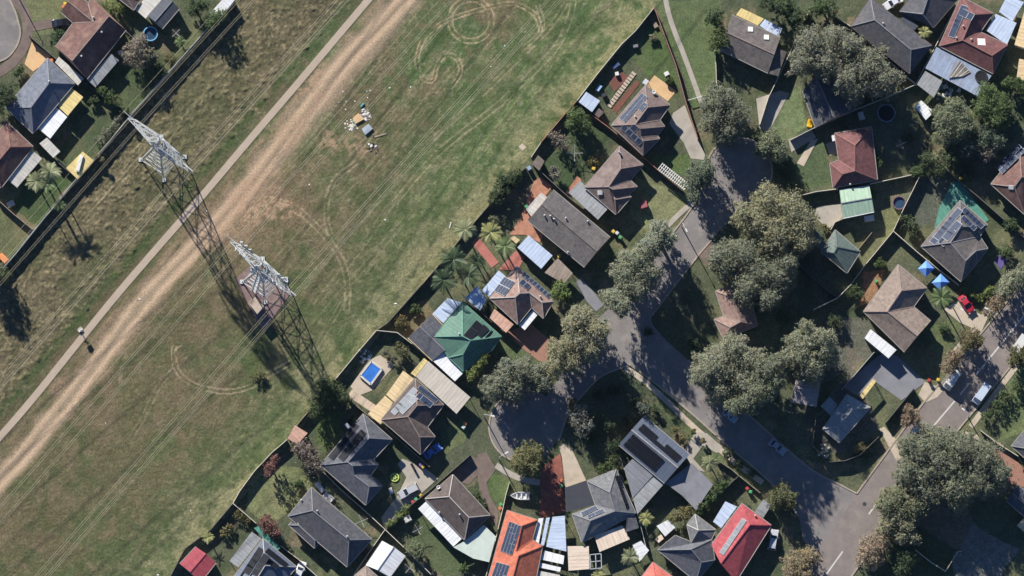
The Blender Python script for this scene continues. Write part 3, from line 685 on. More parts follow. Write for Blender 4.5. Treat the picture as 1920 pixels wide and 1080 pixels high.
def shed(label, pts, mat, z=2.2, wall=None, name='shed', cat='shed', tilt=0.15, open_=False, ov=0.12):
    q0 = [P(x, y, 0) for x, y in pts]; c = sum(q0, Vector())/len(q0); e = thing(name, label, cat, (c.x, c.y, 0))
    zz = [z+(tilt if i < len(pts)/2 else 0) for i in range(len(pts))]
    flat_roof(e, pts, mat, zz, 'roof', posts=open_)
    if not open_:
        foot = inset([P(x, y, z) for x, y in pts], ov); wm = MB()
        for a, b in zip(foot, foot[1:]+foot[:1]):
            L_ = (b-a).length; wm.add([(a.x, a.y, 0), (b.x, b.y, 0), (b.x, b.y, z-0.07), (a.x, a.y, z-0.07)], 0, [(0, 0), (L_, 0), (L_, z), (0, z)])
        wm.obj('wall', wall or M_wall3, e)
        a, b = max(zip(foot, foot[1:]+foot[:1]), key=lambda s_: (s_[1]-s_[0]).length); d = (b-a).normalized(); p = a.lerp(b, 0.4)+Vector((d.y, -d.x, 0))*0.02-Vector((c.x, c.y, 0))
        inst('door', ME_DOOR, e, (p.x, p.y, 0), math.atan2(d.y, d.x), (1, 1, min(1, (z-0.2)/2.1)))
    return e
def gable_shed(label, a, b, c, d, mat, ze=2.3, pitch=12, name='shed', cat='shed', **k):   # ridge runs from the middle of a-d to the middle of b-c
    mid = lambda p, q: ((p[0]+q[0])/2, (p[1]+q[1])/2-2)
    return house(label, dict(a=a, b=b, c=c, d=d, R=mid(a, d), S=mid(b, c)), ['abSR', 'cdRS'], 'abcd', mat, M_wall3, k.pop('cap', M_capgrey), ze, pitch, ('adR', 'bcS'), cat, name, win=False, ov=0.12, **k)

# ---------------------------------------------------------------- the houses, top left side
h = house('L-shaped brown-red tiled house beside the asphalt turning circle', dict(a=(104, 88), b=(137, 43), c=(114, 22), d=(141, -14), e=(165, 6), f=(173, -4), g=(236, 56), h=(163, 148), R=(204, 30), S=(135, 114), M=(127, 2), N=(175, 41)),
          ['hgRS', 'abNefRS', 'bcMN', 'deNM'], 'abcdefgh', M_brownred, gables=('haS', 'fgR', 'cdM'))
h.awning([(164, 150), (208, 100), (223, 113), (179, 164)], M_zinc, (2.6, 2.6, 2.35, 2.35)); h.vent(191, 61, ME_FLUE, 'flue'); h.vent(153, 106, ME_FLUE, 'flue'); h.vent(175, 33)
h = house('slate grey hipped house with a yellow and a white awning', dict(a=(89, 109), b=(140, 157), c=(62, 250), d=(11, 202), P=(92, 155), Q=(58, 201)), ['abP', 'bcQP', 'cdQ', 'daPQ'], 'abcd', M_slate, cap=M_capgrey)
h.awning([(128, 160), (156, 182), (127, 217), (102, 193)], M_yellow, 2.55); h.awning([(106, 201), (126, 219), (94, 260), (72, 241)], M_white, 2.5); h.vent(92, 153)
h.awning([(110, 106), (157, 147), (146, 160), (103, 117)], M_offwhite, 2.35, 'carport_roof')
h = house('maroon tiled house at the left edge with white ribbed awning', dict(a=(12, 228), b=(62, 275), c=(2, 352), d=(-48, 305), P=(19, 275), Q=(-8, 308)), ['abP', 'bcQP', 'cdQ', 'daPQ'], 'abcd', M_brownred, cap=M_capred)
h.awning([(61, 282), (79, 297), (32, 352), (12, 335)], M_offwhite, (2.6, 2.35, 2.35, 2.6))
h = house('brown tiled house cut by the top edge beside the garage', dict(a=(216, -38), b=(262, 0), c=(251, 19), d=(205, -16), P=(228, -18), Q=(236, -8)), ['abQP', 'bcQ', 'cdPQ', 'daP'], 'abcd', M_brown)
h.awning([(254, 18), (285, -20), (304, -3), (273, 35)], M_offwhite, 2.5)
gable_shed('grey gabled garage with white edges beside the round pool', (277, 30), (310, -8), (336, 16), (304, 54), M_darkcorr, 2.6, 14, 'garage', 'garage')
shed('white roofed shed at the top edge left of the corridor', [(394, 24), (424, -8), (440, 0), (414, 32)], M_white, 2.4)
shed('straw coloured flat shed roof against the corridor fence', [(124, 315), (155, 284), (176, 301), (145, 336)], M_yellow, 2.15)
shed('narrow pergola with four pale battens below the white awning', [(74, 269), (88, 258), (113, 284), (100, 296)], M_offwhite, 2.3, name='pergola', cat='pergola', open_=True)
# ---- upper middle row
stepped = ['abPQ', 'bcP', 'cdQP', 'deSQ', 'efTS', 'fgUT', 'ghU', 'haQSTU']
h = house('brown house with stepped hips and solar panels in the triangular yard', dict(a=(1146, 235), b=(1210, 160), c=(1256, 197), d=(1237, 225), e=(1246, 237), f=(1232, 254), g=(1237, 260), h=(1206, 291), P=(1214, 201), Q=(1191, 233), S=(1200, 241), T=(1202, 256), U=(1206, 264)), stepped, 'abcdefgh', M_brown)
h.solar((1161, 223), (1202, 176), (1172, 231), 7, 2, 0); h.solar((1196, 205), (1204, 195), (1203, 211), 2, 1, 0); h.solar((1163, 240), (1199, 273), (1170, 231), 4, 1, 7); h.solar((1180, 240), (1190, 249), (1188, 231), 1, 1, 7); h.vent(1191, 219); h.vent(1226, 173, ME_DISH, 'satellite_dish')
h = house('brown house with stepped hips and a pale side awning', dict(a=(1096, 351), b=(1162, 274), c=(1206, 309), d=(1182, 338), e=(1195, 350), f=(1176, 367), g=(1184, 369), h=(1155, 402), P=(1164, 316), Q=(1141, 350), S=(1149, 355), T=(1151, 369), U=(1153, 374)), stepped, 'abcdefgh', M_brown)
h.awning([(1066, 361), (1088, 339), (1140, 391), (1121, 412)], M_zinc, (2.35, 2.35, 2.6, 2.6)); h.skylight(1125, 361); h.vent(1163, 288); h.vent(1160, 285, ME_FLUE, 'flue')
h = house('long low dark grey gabled house with roof vents', dict(a=(1037, 356), b=(1144, 445), c=(1096, 501), d=(990, 414), R=(1015, 384), S=(1119, 472)), ['abSR', 'cdRS'], 'abcd', mk('roof tile weathered', (98, 94, 92), tint=((122, 116, 110), 0.4, 0.5), **T), gables=('daR', 'bcS'), pitch=11, cap=M_gutterdark)
for v in ((1021, 404), (1032, 405), (1039, 411), (1061, 409), (1102, 415), (1065, 473)): h.vent(*v)
h.awning([(1014, 361), (1026, 370), (996, 406), (986, 392)], M_offwhite, 2.4); 
shed('pale blue roofed shed beside the long dark grey house', [(991, 441), (1036, 479), (1015, 504), (970, 464)], M_paleblue, 2.5)
shed('weathered brown carport with a green strip beside the dark grey house', [(1046, 484), (1074, 512), (1057, 532), (1021, 511)], mk('sheet weathered brown', (148, 134, 120), kind='rib', tint=((120, 108, 98), 0.5, 0.6)), 2.5, name='carport', cat='carport', open_=True)
shed('small cream lean-to at the pink patio', [(957, 447), (963, 442), (975, 450), (968, 457)], M_tan, 2.2)
shed('blue-white garden shed in the triangular yard corner', [(1085, 191), (1099, 172), (1125, 189), (1110, 210)], M_paleblue, 2.2)
shed('small brown cubby house below the blue-white shed', [(1112, 212), (1122, 202), (1133, 211), (1122, 221)], M_brown, 1.7, name='cubby_house', cat='cubby house')
shed('small brown garden shed at the corridor fence corner', [(997, 307), (1009, 291), (1021, 302), (1011, 320)], mk('shed brown sheet', (124, 112, 102), kind='rib'), 2.1)
shed('little white box awning against the stepped triangular-yard house', [(1204, 155), (1210, 147), (1217, 152), (1211, 160)], M_white, 2.3, name='awning', cat='awning', open_=True)
h = house('grey-brown gabled house with skylights and yellow back awning', dict(a=(1372, 28), b=(1463, 70), c=(1440, 137), d=(1349, 93), R=(1361, 60), S=(1452, 102)), ['abSR', 'cdRS'], 'abcd', M_greybrown, gables=('adR', 'bcS'), pitch=14)
h.awning([(1390, 15), (1432, 35), (1421, 48), (1380, 28)], M_yellow, 2.5); h.awning([(1434, 36), (1467, 54), (1459, 71), (1424, 48)], M_paleblue, 2.45); h.skylight(1407, 55, 1.1, 1.1, 0.4); h.skylight(1437, 70, 1.1, 1.1, 0.4)
h.awning([(1455, 90), (1475, 97), (1459, 143), (1442, 138)], M_greybrown, (2.9, 2.5, 2.5, 2.9), 'annex_roof')
# ---- top right
h = house('long charcoal hipped house behind the twin-crowned gum', dict(a=(1595, 49), b=(1632, -4), c=(1747, 85), d=(1706, 138), P=(1640, 37), Q=(1708, 93)), ['abP', 'bcQP', 'cdQ', 'daPQ'], 'abcd', M_charcoal, cap=M_capgrey, gut=M_gutterdark)
h.vent(1656, 44)
h = house('charcoal hipped house at the top edge beside the long one', dict(a=(1687, 21), b=(1737, -44), c=(1796, -2), d=(1750, 52), P=(1741, -8), Q=(1730, 26)), ['abPQ', 'bcP', 'cdQP', 'daQ'], 'abcd', M_charcoal, cap=M_capgrey, gut=M_gutterdark)
h.awning([(1688, 36), (1698, 26), (1722, 49), (1712, 59)], M_darkcorr, 2.4)
h = house('red-brown hipped house with grey solar row and metal back roof', dict(a=(1761, 86), b=(1802, -6), d=(1862, 25), e=(1838, 60), f=(1889, 84), g=(1862, 138), P=(1825, 27), Q=(1805, 75), S=(1860, 104)), ['abPQ', 'bdP', 'deQP', 'efSQ', 'fgS', 'gaQS'], 'abdefg', M_maroon, cap=M_capred)
h.solar((1777, 68), (1800, 14), (1789, 74), 6, 1, 0); h.solar((1805, 18), (1812, 22), (1812, 36), 1, 1, 0, ME_PAN3) if False else None
h.solar((1803, 14), (1823, 24), (1797, 28), 2, 1, 0); h.skylight(1840, 79, 1.7, 1.6, 0.5); h.vent(1806, 49); h.vent(1821, 74); h.vent(1793, 71)
h.awning([(1849, 57), (1867, 26), (1906, 43), (1888, 84)], M_paleblue, 2.45); h.awning([(1756, 88), (1860, 141), (1832, 180), (1735, 128)], mk('sheet weathered blue', (152, 164, 184), kind='rib', rough=0.5, var=0.12, tint=((126, 128, 132), 0.25, 0.8)), (2.6, 2.6, 2.4, 2.4), 'patio_roof')
h.awning([(1873, 22), (1888, -8), (1920, 4), (1898, 40)], M_paleblue, 2.3, 'carport_roof')
shed('grey flat patio roof below the red-brown house', [(1735, 133), (1767, 152), (1751, 183), (1719, 158)], M_zinc, 2.3, name='patio_cover', cat='patio cover', open_=True)
shed('tan flat roofed building at the right edge near the top', [(1921, 20), (1950, 34), (1935, 95), (1902, 84)], M_tan, 2.6, name='outbuilding', cat='outbuilding', wall=M_wall2)
shed('second tan flat roof at the right edge, below the first', [(1911, 110), (1945, 118), (1945, 158), (1906, 148)], M_tan, 2.6, name='outbuilding', cat='outbuilding', wall=M_wall2)
h = house('dark gabled house shaded by the twin-crowned gum tree', dict(a=(1505, 170), b=(1554, 112), c=(1604, 205), d=(1529, 240), R=(1530, 143), S=(1564, 221)), ['bcSR', 'daRS'], 'abcd', M_charcoal, gables=('abR', 'cdS'), cap=M_capgrey, pitch=16)
h = house('maroon tiled house dappled with tree shade beside the trampoline', dict(a=(1556, 306), b=(1573, 301), c=(1565, 250), d=(1634, 238), e=(1645, 337), f=(1562, 352), T=(1580, 326), S=(1603, 320), R=(1603, 272)), ['abST', 'bcRS', 'cdR', 'deSR', 'efTS', 'faT'], 'abcdef', M_maroon, cap=M_capred)
h.vent(1594, 346); h.awning([(1559, 254), (1566, 252), (1568, 263), (1561, 265)], M_white, 2.5)
gable_shed('pale green gabled garage beside the maroon house', (1574, 357), (1630, 349), (1639, 397), (1581, 409), M_shedgreen, 2.6, 10, 'garage', 'garage', gut=M_white)
h = house('grey-green hipped house half hidden by the gum shade', dict(a=(1540, 472), b=(1566, 431), c=(1613, 472), d=(1588, 512), P=(1570, 463), Q=(1564, 474)), ['abPQ', 'bcP', 'cdQP', 'daQ'], 'abcd', M_hazegreen, cap=M_hazegreen)
h.awning([(1530, 433), (1545, 446), (1546, 470), (1517, 456)], M_hazegreen, 2.4, 'carport_roof')
h = house('dark grey hipped house with two blue solar arrays', dict(a=(1727, 462), b=(1800, 376), c=(1852, 422), d=(1837, 443), e=(1852, 466), g=(1832, 493), f=(1802, 528), P=(1801, 425), Q=(1782, 455), S=(1810, 489), T=(1830, 470)), ['abPQ', 'bcP', 'cdQP', 'deTSQ', 'egT', 'gfST', 'faQS'], 'abcdegf', M_greybrown, cap=M_capgrey)
h.solar((1742, 453), (1791, 394), (1753, 461), 7, 1, 0); h.solar((1758, 455), (1789, 418), (1770, 463), 4, 1, 0); h.solar((1809, 388), (1842, 419), (1803, 397), 5, 1, 1); h.solar((1807, 403), (1829, 424), (1801, 411), 3, 1, 1)
h = house('dark brown house with solar panels at the right edge', dict(a=(1858, 345), b=(1912, 278), c=(1975, 330), d=(1921, 402), P=(1915, 332), Q=(1902, 350)), ['abPQ', 'bcP', 'cdQP', 'daQ'], 'abcd', M_brownred, cap=M_capbrown)
h.solar((1866, 314), (1907, 273), (1880, 327), 6, 2, 0); h.skylight(1896, 351)
h = house('tan-brown house with gable end facing the lower garden', dict(a=(1619, 584), b=(1684, 496), c=(1738, 540), d=(1713, 575), e=(1745, 602), f=(1696, 660), P=(1690, 545), Q=(1664, 584), S=(1720, 630)), ['abPQ', 'bcP', 'cdQP', 'deSQ', 'faQS'], 'abcdef', M_tanbrown, gables=('eSf',))
h = house('pinkish hipped house between two big gum crowns', dict(a=(1342, 546), b=(1357, 593), c=(1339, 599), d=(1357, 636), e=(1420, 610), f=(1398, 525), R=(1376, 560), S=(1389, 603), T=(1369, 614)), ['abSR', 'bcTS', 'cdT', 'deST', 'efRS', 'faR'], 'abcdef', M_pinkbrown)
h = house('grey hipped house in tree shade at the street corner', dict(a=(1543, 804), b=(1588, 740), c=(1632, 764), d=(1574, 830), P=(1598, 768), Q=(1571, 800)), ['abPQ', 'bcP', 'cdQP', 'daQ'], 'abcd', M_zinc, cap=M_caplight)
h.awning([(1539, 761), (1555, 744), (1570, 758), (1559, 781)], M_zinc, 2.4)
shed('bright white flat shed below the tan-brown house', [(1632, 617), (1681, 656), (1666, 672), (1621, 634)], M_white, 2.4)
shed('dappled grey square patio roof under the round gum', [(1492, 712), (1539, 715), (1531, 763), (1483, 755)], mk('sheet mauve grey', (156, 146, 144), kind='rib'), 2.5, name='patio_cover', cat='patio cover', open_=True)
shed('narrow straw coloured awning beside the grey concrete yard', [(1637, 710), (1643, 715), (1618, 748), (1611, 742)], M_yellow, 2.2, name='awning', cat='awning', open_=True)
h = house('dark hipped roof corner at the right edge by the green lawn', dict(a=(1896, 836), b=(1930, 796), c=(1975, 832), d=(1940, 875), P=(1938, 826), Q=(1932, 842)), ['abPQ', 'bcP', 'cdQP', 'daQ'], 'abcd', M_darkgrey, cap=M_capgrey)
h = house('dark corrugated house at the lower right edge', dict(a=(1888, 940), b=(1908, 910), c=(1960, 950), d=(1940, 985), R=(1898, 925), S=(1950, 968)), ['abSR', 'cdRS'] if False else ['bcSR', 'daRS'], 'abcd', M_darkcorr, gables=('abR', 'cdS'), pitch=10)
shed('tan corner of a shed at the right edge near the bottom', [(1907, 985), (1925, 966), (1950, 990), (1930, 1005)], M_tan, 2.3)
# ---- the middle row along the corridor
h = house('pink-brown tiled house with solar panels and brick driveway', dict(a=(918, 559), b=(969, 499), c=(1037, 565), e=(1019, 597), v=(997, 576), f=(971, 608), P=(974, 550), Q=(966, 557), V=(993, 549), T=(1016, 567)), ['abPQ', 'bcTVP', 'ceT', 'evVT', 'vfQPV', 'faQ'], 'abcevf', M_pinkbrown, cap=M_caplight)
h.solar((926, 546), (946, 519), (946, 556), 2, 4, 0); h.solar((990, 527), (1028, 561), (996, 520), 6, 1, 1); h.solar((972, 531), (988, 545), (980, 522), 2, 1, 1); h.solar((976, 517), (988, 527), (983, 509), 2, 1, 1)
h.awning([(935, 507), (948, 518), (917, 557), (903, 545)], M_paleblue, 2.5); h.awning([(872, 559), (895, 535), (912, 563), (900, 582)], M_paleblue, 2.4, 'carport_roof')
h.awning([(918, 596), (927, 579), (963, 608), (949, 624)], M_peach, 2.3, 'pergola_roof'); h.awning([(973, 610), (1000, 580), (1009, 589), (984, 619)], M_white, 2.5); h.vent(1013, 556)
h = house('teal green metal roofed house with grey tiled wing', dict(a=(814, 631), b=(867, 566), c=(940, 631), d=(922, 656), e=(869, 696), f=(842, 670), P=(867, 630), Q=(882, 638), S=(868, 664)), ['abP', 'bcQP', 'cdeSQ', 'efS', 'faPQS'], 'abcdef', M_tealroof, cap=M_capgreen, gut=M_capgreen)
h.solar((868, 629), (889, 604), (882, 640), 2, 1, 1, ME_PAN2); h.solar((890, 625), (905, 610), (900, 635), 1, 1, 1, ME_PAN2); h.solar((908, 633), (920, 620), (915, 640), 1, 1, 1, ME_PAN2); h.vent(861, 626)
h.awning([(812, 677), (828, 657), (869, 699), (853, 715)], M_white, 2.4, 'carport_roof'); h.awning([(811, 588), (839, 559), (864, 567), (831, 606)], M_paleblue, 2.5)
absorb(h, house('dark grey tiled low gable joined to the teal roofed house', dict(a=(765, 633), b=(810, 589), c=(858, 640), d=(811, 676), R=(787, 612), S=(834, 657)), ['bcSR', 'daRS'], 'abcd', M_darkgrey, gables=('abR', 'cdS'), cap=M_capgrey, pitch=9, ze=2.5, gut=M_tan))
h = house('dark brown hipped house beside the blue pool with tan awnings', dict(a=(715, 787), b=(779, 710), c=(832, 759), d=(801, 801), e=(816, 819), f=(789, 852), P=(782, 760), Q=(765, 781), S=(787, 819)), ['abPQ', 'bcP', 'cdQP', 'deSQ', 'efS', 'faQS'], 'abcdef', M_darkbrown)
h.solar((732, 772), (771, 730), (741, 780), 6, 1, 0, ME_PAN3); h.solar((747, 770), (772, 745), (755, 779), 4, 1, 0, ME_PAN3); h.solar((787, 722), (820, 747), (783, 730), 4, 1, 1); h.solar((786, 735), (808, 752), (780, 746), 3, 1, 1)
h.awning([(756, 695), (776, 710), (740, 754), (724, 740)], M_tan, 2.55); h.awning([(722, 742), (737, 755), (714, 796), (690, 776)], M_tan, 2.45); h.awning([(780, 706), (803, 677), (882, 745), (856, 776)], mk('sheet pale stone', (190, 182, 168), kind='rib', rough=0.5, var=0.04), 2.55, 'carport_roof'); h.awning([(770, 700), (795, 671), (802, 677), (779, 706)], M_yellow, 2.5)
shed('long tan pergola roof along the pool yard fence', [(660, 730), (705, 760), (697, 773), (651, 742)], mk('sheet pinkish tan', (204, 182, 156), kind='rib'), 2.2, name='pergola', cat='pergola', open_=True)
h = house('charcoal house with black solar rows and stepped hips', dict(a=(601, 872), b=(681, 776), c=(735, 824), d=(700, 862), e=(709, 871), f=(695, 891), g=(717, 911), h=(686, 947), P=(692, 821), Q=(652, 866), S=(660, 873), T=(664, 891), U=(692, 912)), stepped, 'abcdefgh', M_darkgrey, cap=M_capgrey)
h.solar((615, 857), (663, 796), (625, 864), 5, 1, 0, ME_PAN2); h.solar((629, 856), (671, 805), (642, 866), 4, 1, 0, ME_PAN2) if False else h.solar((633, 858), (674, 808), (644, 866), 4, 1, 0, ME_PAN2)
h = house('long dark grey hipped house beside the red-leaved tree', dict(a=(540, 968), b=(584, 914), c=(697, 1011), d=(651, 1063), P=(586, 957), R=(654, 1012)), ['abP', 'bcRP', 'cdR', 'daPR'], 'abcd', M_charcoal, cap=M_capgrey)
h.vent(565, 938); h.vent(595, 958); h.vent(651, 1006)
absorb(h, house('low dark tiled side wing of the long dark grey house', dict(a=(541, 984), b=(556, 972), c=(602, 1012), d=(590, 1028), P=(560, 985), Q=(590, 1013)), ['abP', 'bcQP', 'cdQ', 'daPQ'], 'abcd', M_charcoal, cap=M_capgrey, ze=2.6))
h = house('slate grey solar house cut by the bottom edge near the red shed', dict(a=(437, 1083), b=(493, 1010), c=(556, 1063), d=(500, 1132), P=(497, 1060), Q=(482, 1084)), ['abPQ', 'bcP', 'cdQP', 'daQ'], 'abcd', M_bluegrey, cap=M_caplight)
h.solar((448, 1082), (482, 1030), (459, 1090), 5, 1, 0, ME_PAN2); h.solar((464, 1085), (490, 1044), (476, 1094), 4, 1, 0, ME_PAN2); h.solar((503, 1027), (538, 1055), (497, 1036), 4, 1, 1, ME_PAN2); h.solar((503, 1044), (520, 1058), (497, 1053), 2, 1, 1, ME_PAN2)
h.awning([(472, 997), (490, 1010), (447, 1064), (430, 1052)], M_zinc, 2.5); h.awning([(476, 990), (486, 986), (526, 1027), (517, 1036)], M_teal, 2.4)
gable_shed('crimson red garden shed near the bottom left of the houses', (337, 1057), (367, 1025), (405, 1055), (376, 1092), M_shedred, 2.3, 10, cap=M_shedred)
shed('small orange-pink flat shed on the corridor fence', [(539, 822), (553, 797), (577, 812), (557, 834)], M_peach, 2.1)
# ---- bottom row
h = house('dark brown hipped house with long white ribbed verandah', dict(a=(797, 935), b=(849, 890), c=(919, 966), d=(871, 1012), P=(842, 931), R=(879, 970)), ['abP', 'bcRP', 'cdR', 'daPR'], 'abcd', M_darkbrown, cap=M_caplight)
h.awning([(784, 954), (800, 939), (866, 1010), (850, 1025)], M_white, (2.35, 2.6, 2.6, 2.35), 'verandah_roof'); h.awning([(850, 1026), (872, 1014), (907, 984), (930, 1006), (917, 1054), (887, 1047)], M_palegreen, 2.45, 'patio_roof'); h.vent(824, 961); h.vent(862, 965); h.vent(822, 914, ME_DISH, 'satellite_dish')
h = house('bright orange tiled house with two blue solar arrays', dict(z=(908, 1110), a=(951, 957), b=(1008, 975), c=(998, 1012), e=(1017, 1024), f=(1000, 1110), P=(978, 986), Q=(967, 1034), W=(972, 1042), Y=(962, 1080)), ['zaPQWY', 'abP', 'bcQP', 'ceWQ', 'efYW', 'fzY'], 'zabcef', M_orange, cap=M_orange)
h.solar((938, 1033), (955, 979), (960, 1042), 6, 4, 0); h.solar((921, 1083), (931, 1055), (946, 1090), 3, 4, 0)
for i, (p_, m_) in enumerate((([(1010, 972), (1019, 971), (1010, 1020), (1000, 1017)], M_white), ([(1024, 971), (1031, 970), (1020, 1023), (1014, 1021)], M_paleblue), ([(1036, 969), (1059, 967), (1062, 1034), (1024, 1025)], M_paleblue), ([(1020, 1032), (1058, 1042), (1056, 1058), (1014, 1049)], M_white), ([(1013, 1055), (1052, 1064), (1050, 1072), (1011, 1064)], M_white), ([(1010, 1070), (1050, 1078), (1048, 1095), (1006, 1090)], M_offwhite))):
    h.awning(p_, m_, 2.45, 'patio_sheet')
gable_shed('white and grey gabled shed in the back corner of the bottom row', (717, 1014), (686, 1060), (731, 1082), (760, 1042), M_white, 2.4, 10)
h = house('brown roof tip cut by the bottom edge beside the white shed', dict(a=(664, 1080), b=(686, 1061), c=(712, 1085), d=(690, 1110), P=(687, 1080), Q=(689, 1092)), ['abP', 'bcQP', 'cdQ', 'daPQ'], 'abcd', M_tanbrown)
h = house('grey tiled house with beige patio roof and dark flat garage', dict(a=(1073, 964), n=(1117, 948), b=(1101, 902), c=(1155, 880), d=(1192, 962), f=(1091, 1017), P=(1143, 923), Q=(1153, 958), R=(1107, 976)), ['anQR', 'nbPQ', 'bcP', 'cdQP', 'dfRQ', 'faR'], 'anbcdf', M_grey, cap=M_capgrey)
h.awning([(1059, 914), (1100, 902), (1115, 946), (1061, 961)], mk('flat roof charcoal', (62, 64, 70), var=0.1), 2.75, 'garage_roof', posts=False); h.awning([(1114, 1004), (1167, 985), (1181, 1011), (1124, 1035)], M_beige, 2.5, 'patio_roof')
h.awning([(1064, 1024), (1104, 1024), (1105, 1067), (1066, 1070)], M_beige, 2.4, 'patio_roof'); h.solar((1152, 893), (1174, 955), (1165, 890), 6, 2, 3, ME_PAN2); h.solar((1088, 962), (1115, 949), (1094, 968), 3, 1, 0); h.solar((1100, 967), (1128, 955), (1104, 973), 4, 1, 0)
h.awning([(1176, 968), (1190, 962), (1198, 990), (1172, 998)], M_darkgrey, (3.2, 2.7, 2.6, 3.0), 'wing_roof', posts=False)
m_ = None
h = house('blue-grey gabled metal house covered in black solar panels', dict(a=(1160, 834), b=(1207, 780), c=(1293, 852), d=(1246, 906), R=(1184, 806), S=(1271, 877)), ['bcSR', 'daRS'], 'abcd', M_bluegrey, gables=('abR', 'cdS'), pitch=14, cap=M_caplight)
h.solar((1206, 794), (1277, 855), (1195, 805), 8, 2, 0, ME_PAN2, skip=((3, 0), (4, 0))); h.solar((1187, 813), (1244, 861), (1168, 834), 7, 3, 1, ME_PAN2)
h.awning([(1170, 877), (1189, 857), (1226, 890), (1186, 934)], M_corr, (2.4, 2.6, 2.6, 2.4), 'lean_to_roof'); h.awning([(1187, 935), (1227, 891), (1245, 907), (1195, 964)], M_zinc, 2.45, 'lean_to_roof')
h.awning([(1248, 906), (1297, 868), (1337, 908), (1305, 957), (1280, 930)], M_concgrey, 2.35, 'carport_roof')
h = house('crimson red hipped roof house with pale solar row', dict(a=(1334, 1021), b=(1391, 944), c=(1446, 985), d=(1380, 1090), P=(1406, 984), Q=(1352, 1056)), ['abPQ', 'bcP', 'cdQP', 'daQ'], 'abcd', M_redroof, cap=M_redroof, gut=M_caplight)
h.solar((1348, 1036), (1389, 975), (1357, 1042), 7, 1, 0, ME_PAN3); h.vent(1416, 967)
h.awning([(1337, 978), (1360, 940), (1382, 950), (1352, 990)], M_paleblue, 2.45)
h = house('dark slate roofed house joined to the crimson one', dict(a=(1233, 1031), b=(1266, 1004), c=(1296, 1016), d=(1334, 1012), e=(1340, 1050), f=(1305, 1090), R=(1296, 1030), S=(1315, 1054)), ['abcdR', 'deSR', 'efS', 'faRS'], 'abcdef', M_darkgrey, cap=M_capgrey)
absorb(h, house('small slate hipped wing with pale edge beside the crimson roof', dict(a=(1288, 984), b=(1303, 964), c=(1342, 993), d=(1334, 1011), e=(1296, 1017), P=(1309, 994)), ['eaP', 'abP', 'bcP', 'cdeP'], 'abcde', M_grey, cap=M_caplight))
h = house('salmon roof tip cut by the bottom edge', dict(a=(1203, 1082), b=(1224, 1054), c=(1262, 1082), d=(1240, 1110), P=(1228, 1080), Q=(1232, 1090)), ['abP', 'bcQP', 'cdQ', 'daPQ'], 'abcd', M_salmon, cap=M_salmon)
shed('white square shed beside the yellow-green yucca', [(1231, 986), (1252, 975), (1266, 989), (1247, 1006)], M_white, 2.2)
shed('white canopy over the back yard beside the beige patio roof', [(1186, 1022), (1202, 1014), (1217, 1032), (1199, 1053)], M_white, 2.2, name='canopy', cat='canopy', open_=True)
shed('grey flat shed roof at the right of the crimson house', [(1415, 960), (1431, 936), (1447, 946), (1431, 971)], M_zinc, 2.3)
shed('white garden shed beside the trampoline in the shaded yard', [(1715, 200), (1727, 188), (1751, 210), (1736, 225)], M_white, 2.1)
# tower equipment hut
shed('tan flat roofed equipment hut under the second pylon', [(468, 570), (478, 556), (495, 574), (482, 589)], mk('hut roof', (186, 168, 148)), 3.1, wall=M_wall2, name='equipment_hut', cat='hut')
# ---------------------------------------------------------------- fences
FK = {'cream': (M_fcream, M_cap_cream), 'grey': (M_fgrey, M_cap_grey), 'brown': (M_fbrown, M_cap_brown), 'dark': (M_fdark, M_cap_dark), 'timber': (M_ftimber, M_ftimber), 'white': (M_white, M_whitep)}
FM = {}
for k, (pm, cm_) in FK.items():
    m = MB(); N = 6
    for i in range(N):                       # folded sheet: shallow zig-zag
        x0, x1 = i/N, (i+1)/N; y0, y1 = (0.035 if i % 2 else -0.035), (-0.035 if i % 2 else 0.035)
        m.add([(x0, y0, 0), (x1, y1, 0), (x1, y1, 1), (x0, y0, 1)], 0)
    m.box((0.5, 0, 1.0), (1, 0.13, 0.045), m=1); a = m.mesh('panel', [pm, cm_])
    m = MB(); m.box((0, 0, 0.51), (0.11, 0.11, 1.02), m=0); FM[k] = (a, m.mesh('post', [cm_]))
def fence(label, pts, kind='cream', h=1.6, pw=2.4, name='fence', cat='fence', group=None):
    W = [P(x, y, 0) for x, y in pts]; e = thing(name, label, cat, W[0], group); a_, p_ = FM[kind]
    for a, b in zip(W[:-1], W[1:]):
        n = max(1, round((b-a).length/pw)); rz = math.atan2(b.y-a.y, b.x-a.x); l = (b-a).length/n
        for i in range(n):
            o = a.lerp(b, i/n)-W[0]; hh = h*(1+rng.uniform(-0.015, 0.015))
            inst('panel', a_, e, (o.x, o.y, -0.02), rz+rng.uniform(-0.006, 0.006), (l, 1, hh)); inst('post', p_, e, (o.x, o.y, -0.02), rz, (1, 1, h))
    o = W[-1]-W[0]; inst('post', p_, e, (o.x, o.y, -0.02), 0, (1, 1, h)); return e
F = fence
F('grey corridor fence behind the top left houses', [(438, 0), (370, 78), (290, 168), (246, 217)], 'grey', 1.9)
F('grey corridor fence beside the palms at far left', [(246, 217), (205, 268), (144, 337), (78, 418), (29, 479), (-10, 523)], 'grey', 1.9)
F('side fence between the brown-red L house and the round pool yard', [(236, 60), (262, 84), (246, 217)][0:2], 'dark')
F('dark side fence running past the slate house to the corridor', [(56, 70), (112, 118), (160, 158), (190, 180), (246, 217)], 'dark')
F('dark side fence beside the narrow battened pergola', [(66, 262), (100, 297), (144, 337)], 'dark')
F('pale side fence ending below the far left palms', [(-8, 372), (25, 402), (62, 432), (74, 424)], 'timber')
F('pale fence along the corridor side of the triangular yard', [(1226, 16), (1192, 59), (1165, 85), (1120, 140), (1082, 190)], 'cream')
F('red-brown fence along the lane side of the triangular yard', [(1226, 16), (1247, 72), (1267, 125), (1277, 162), (1285, 192), (1308, 262)], 'brown')
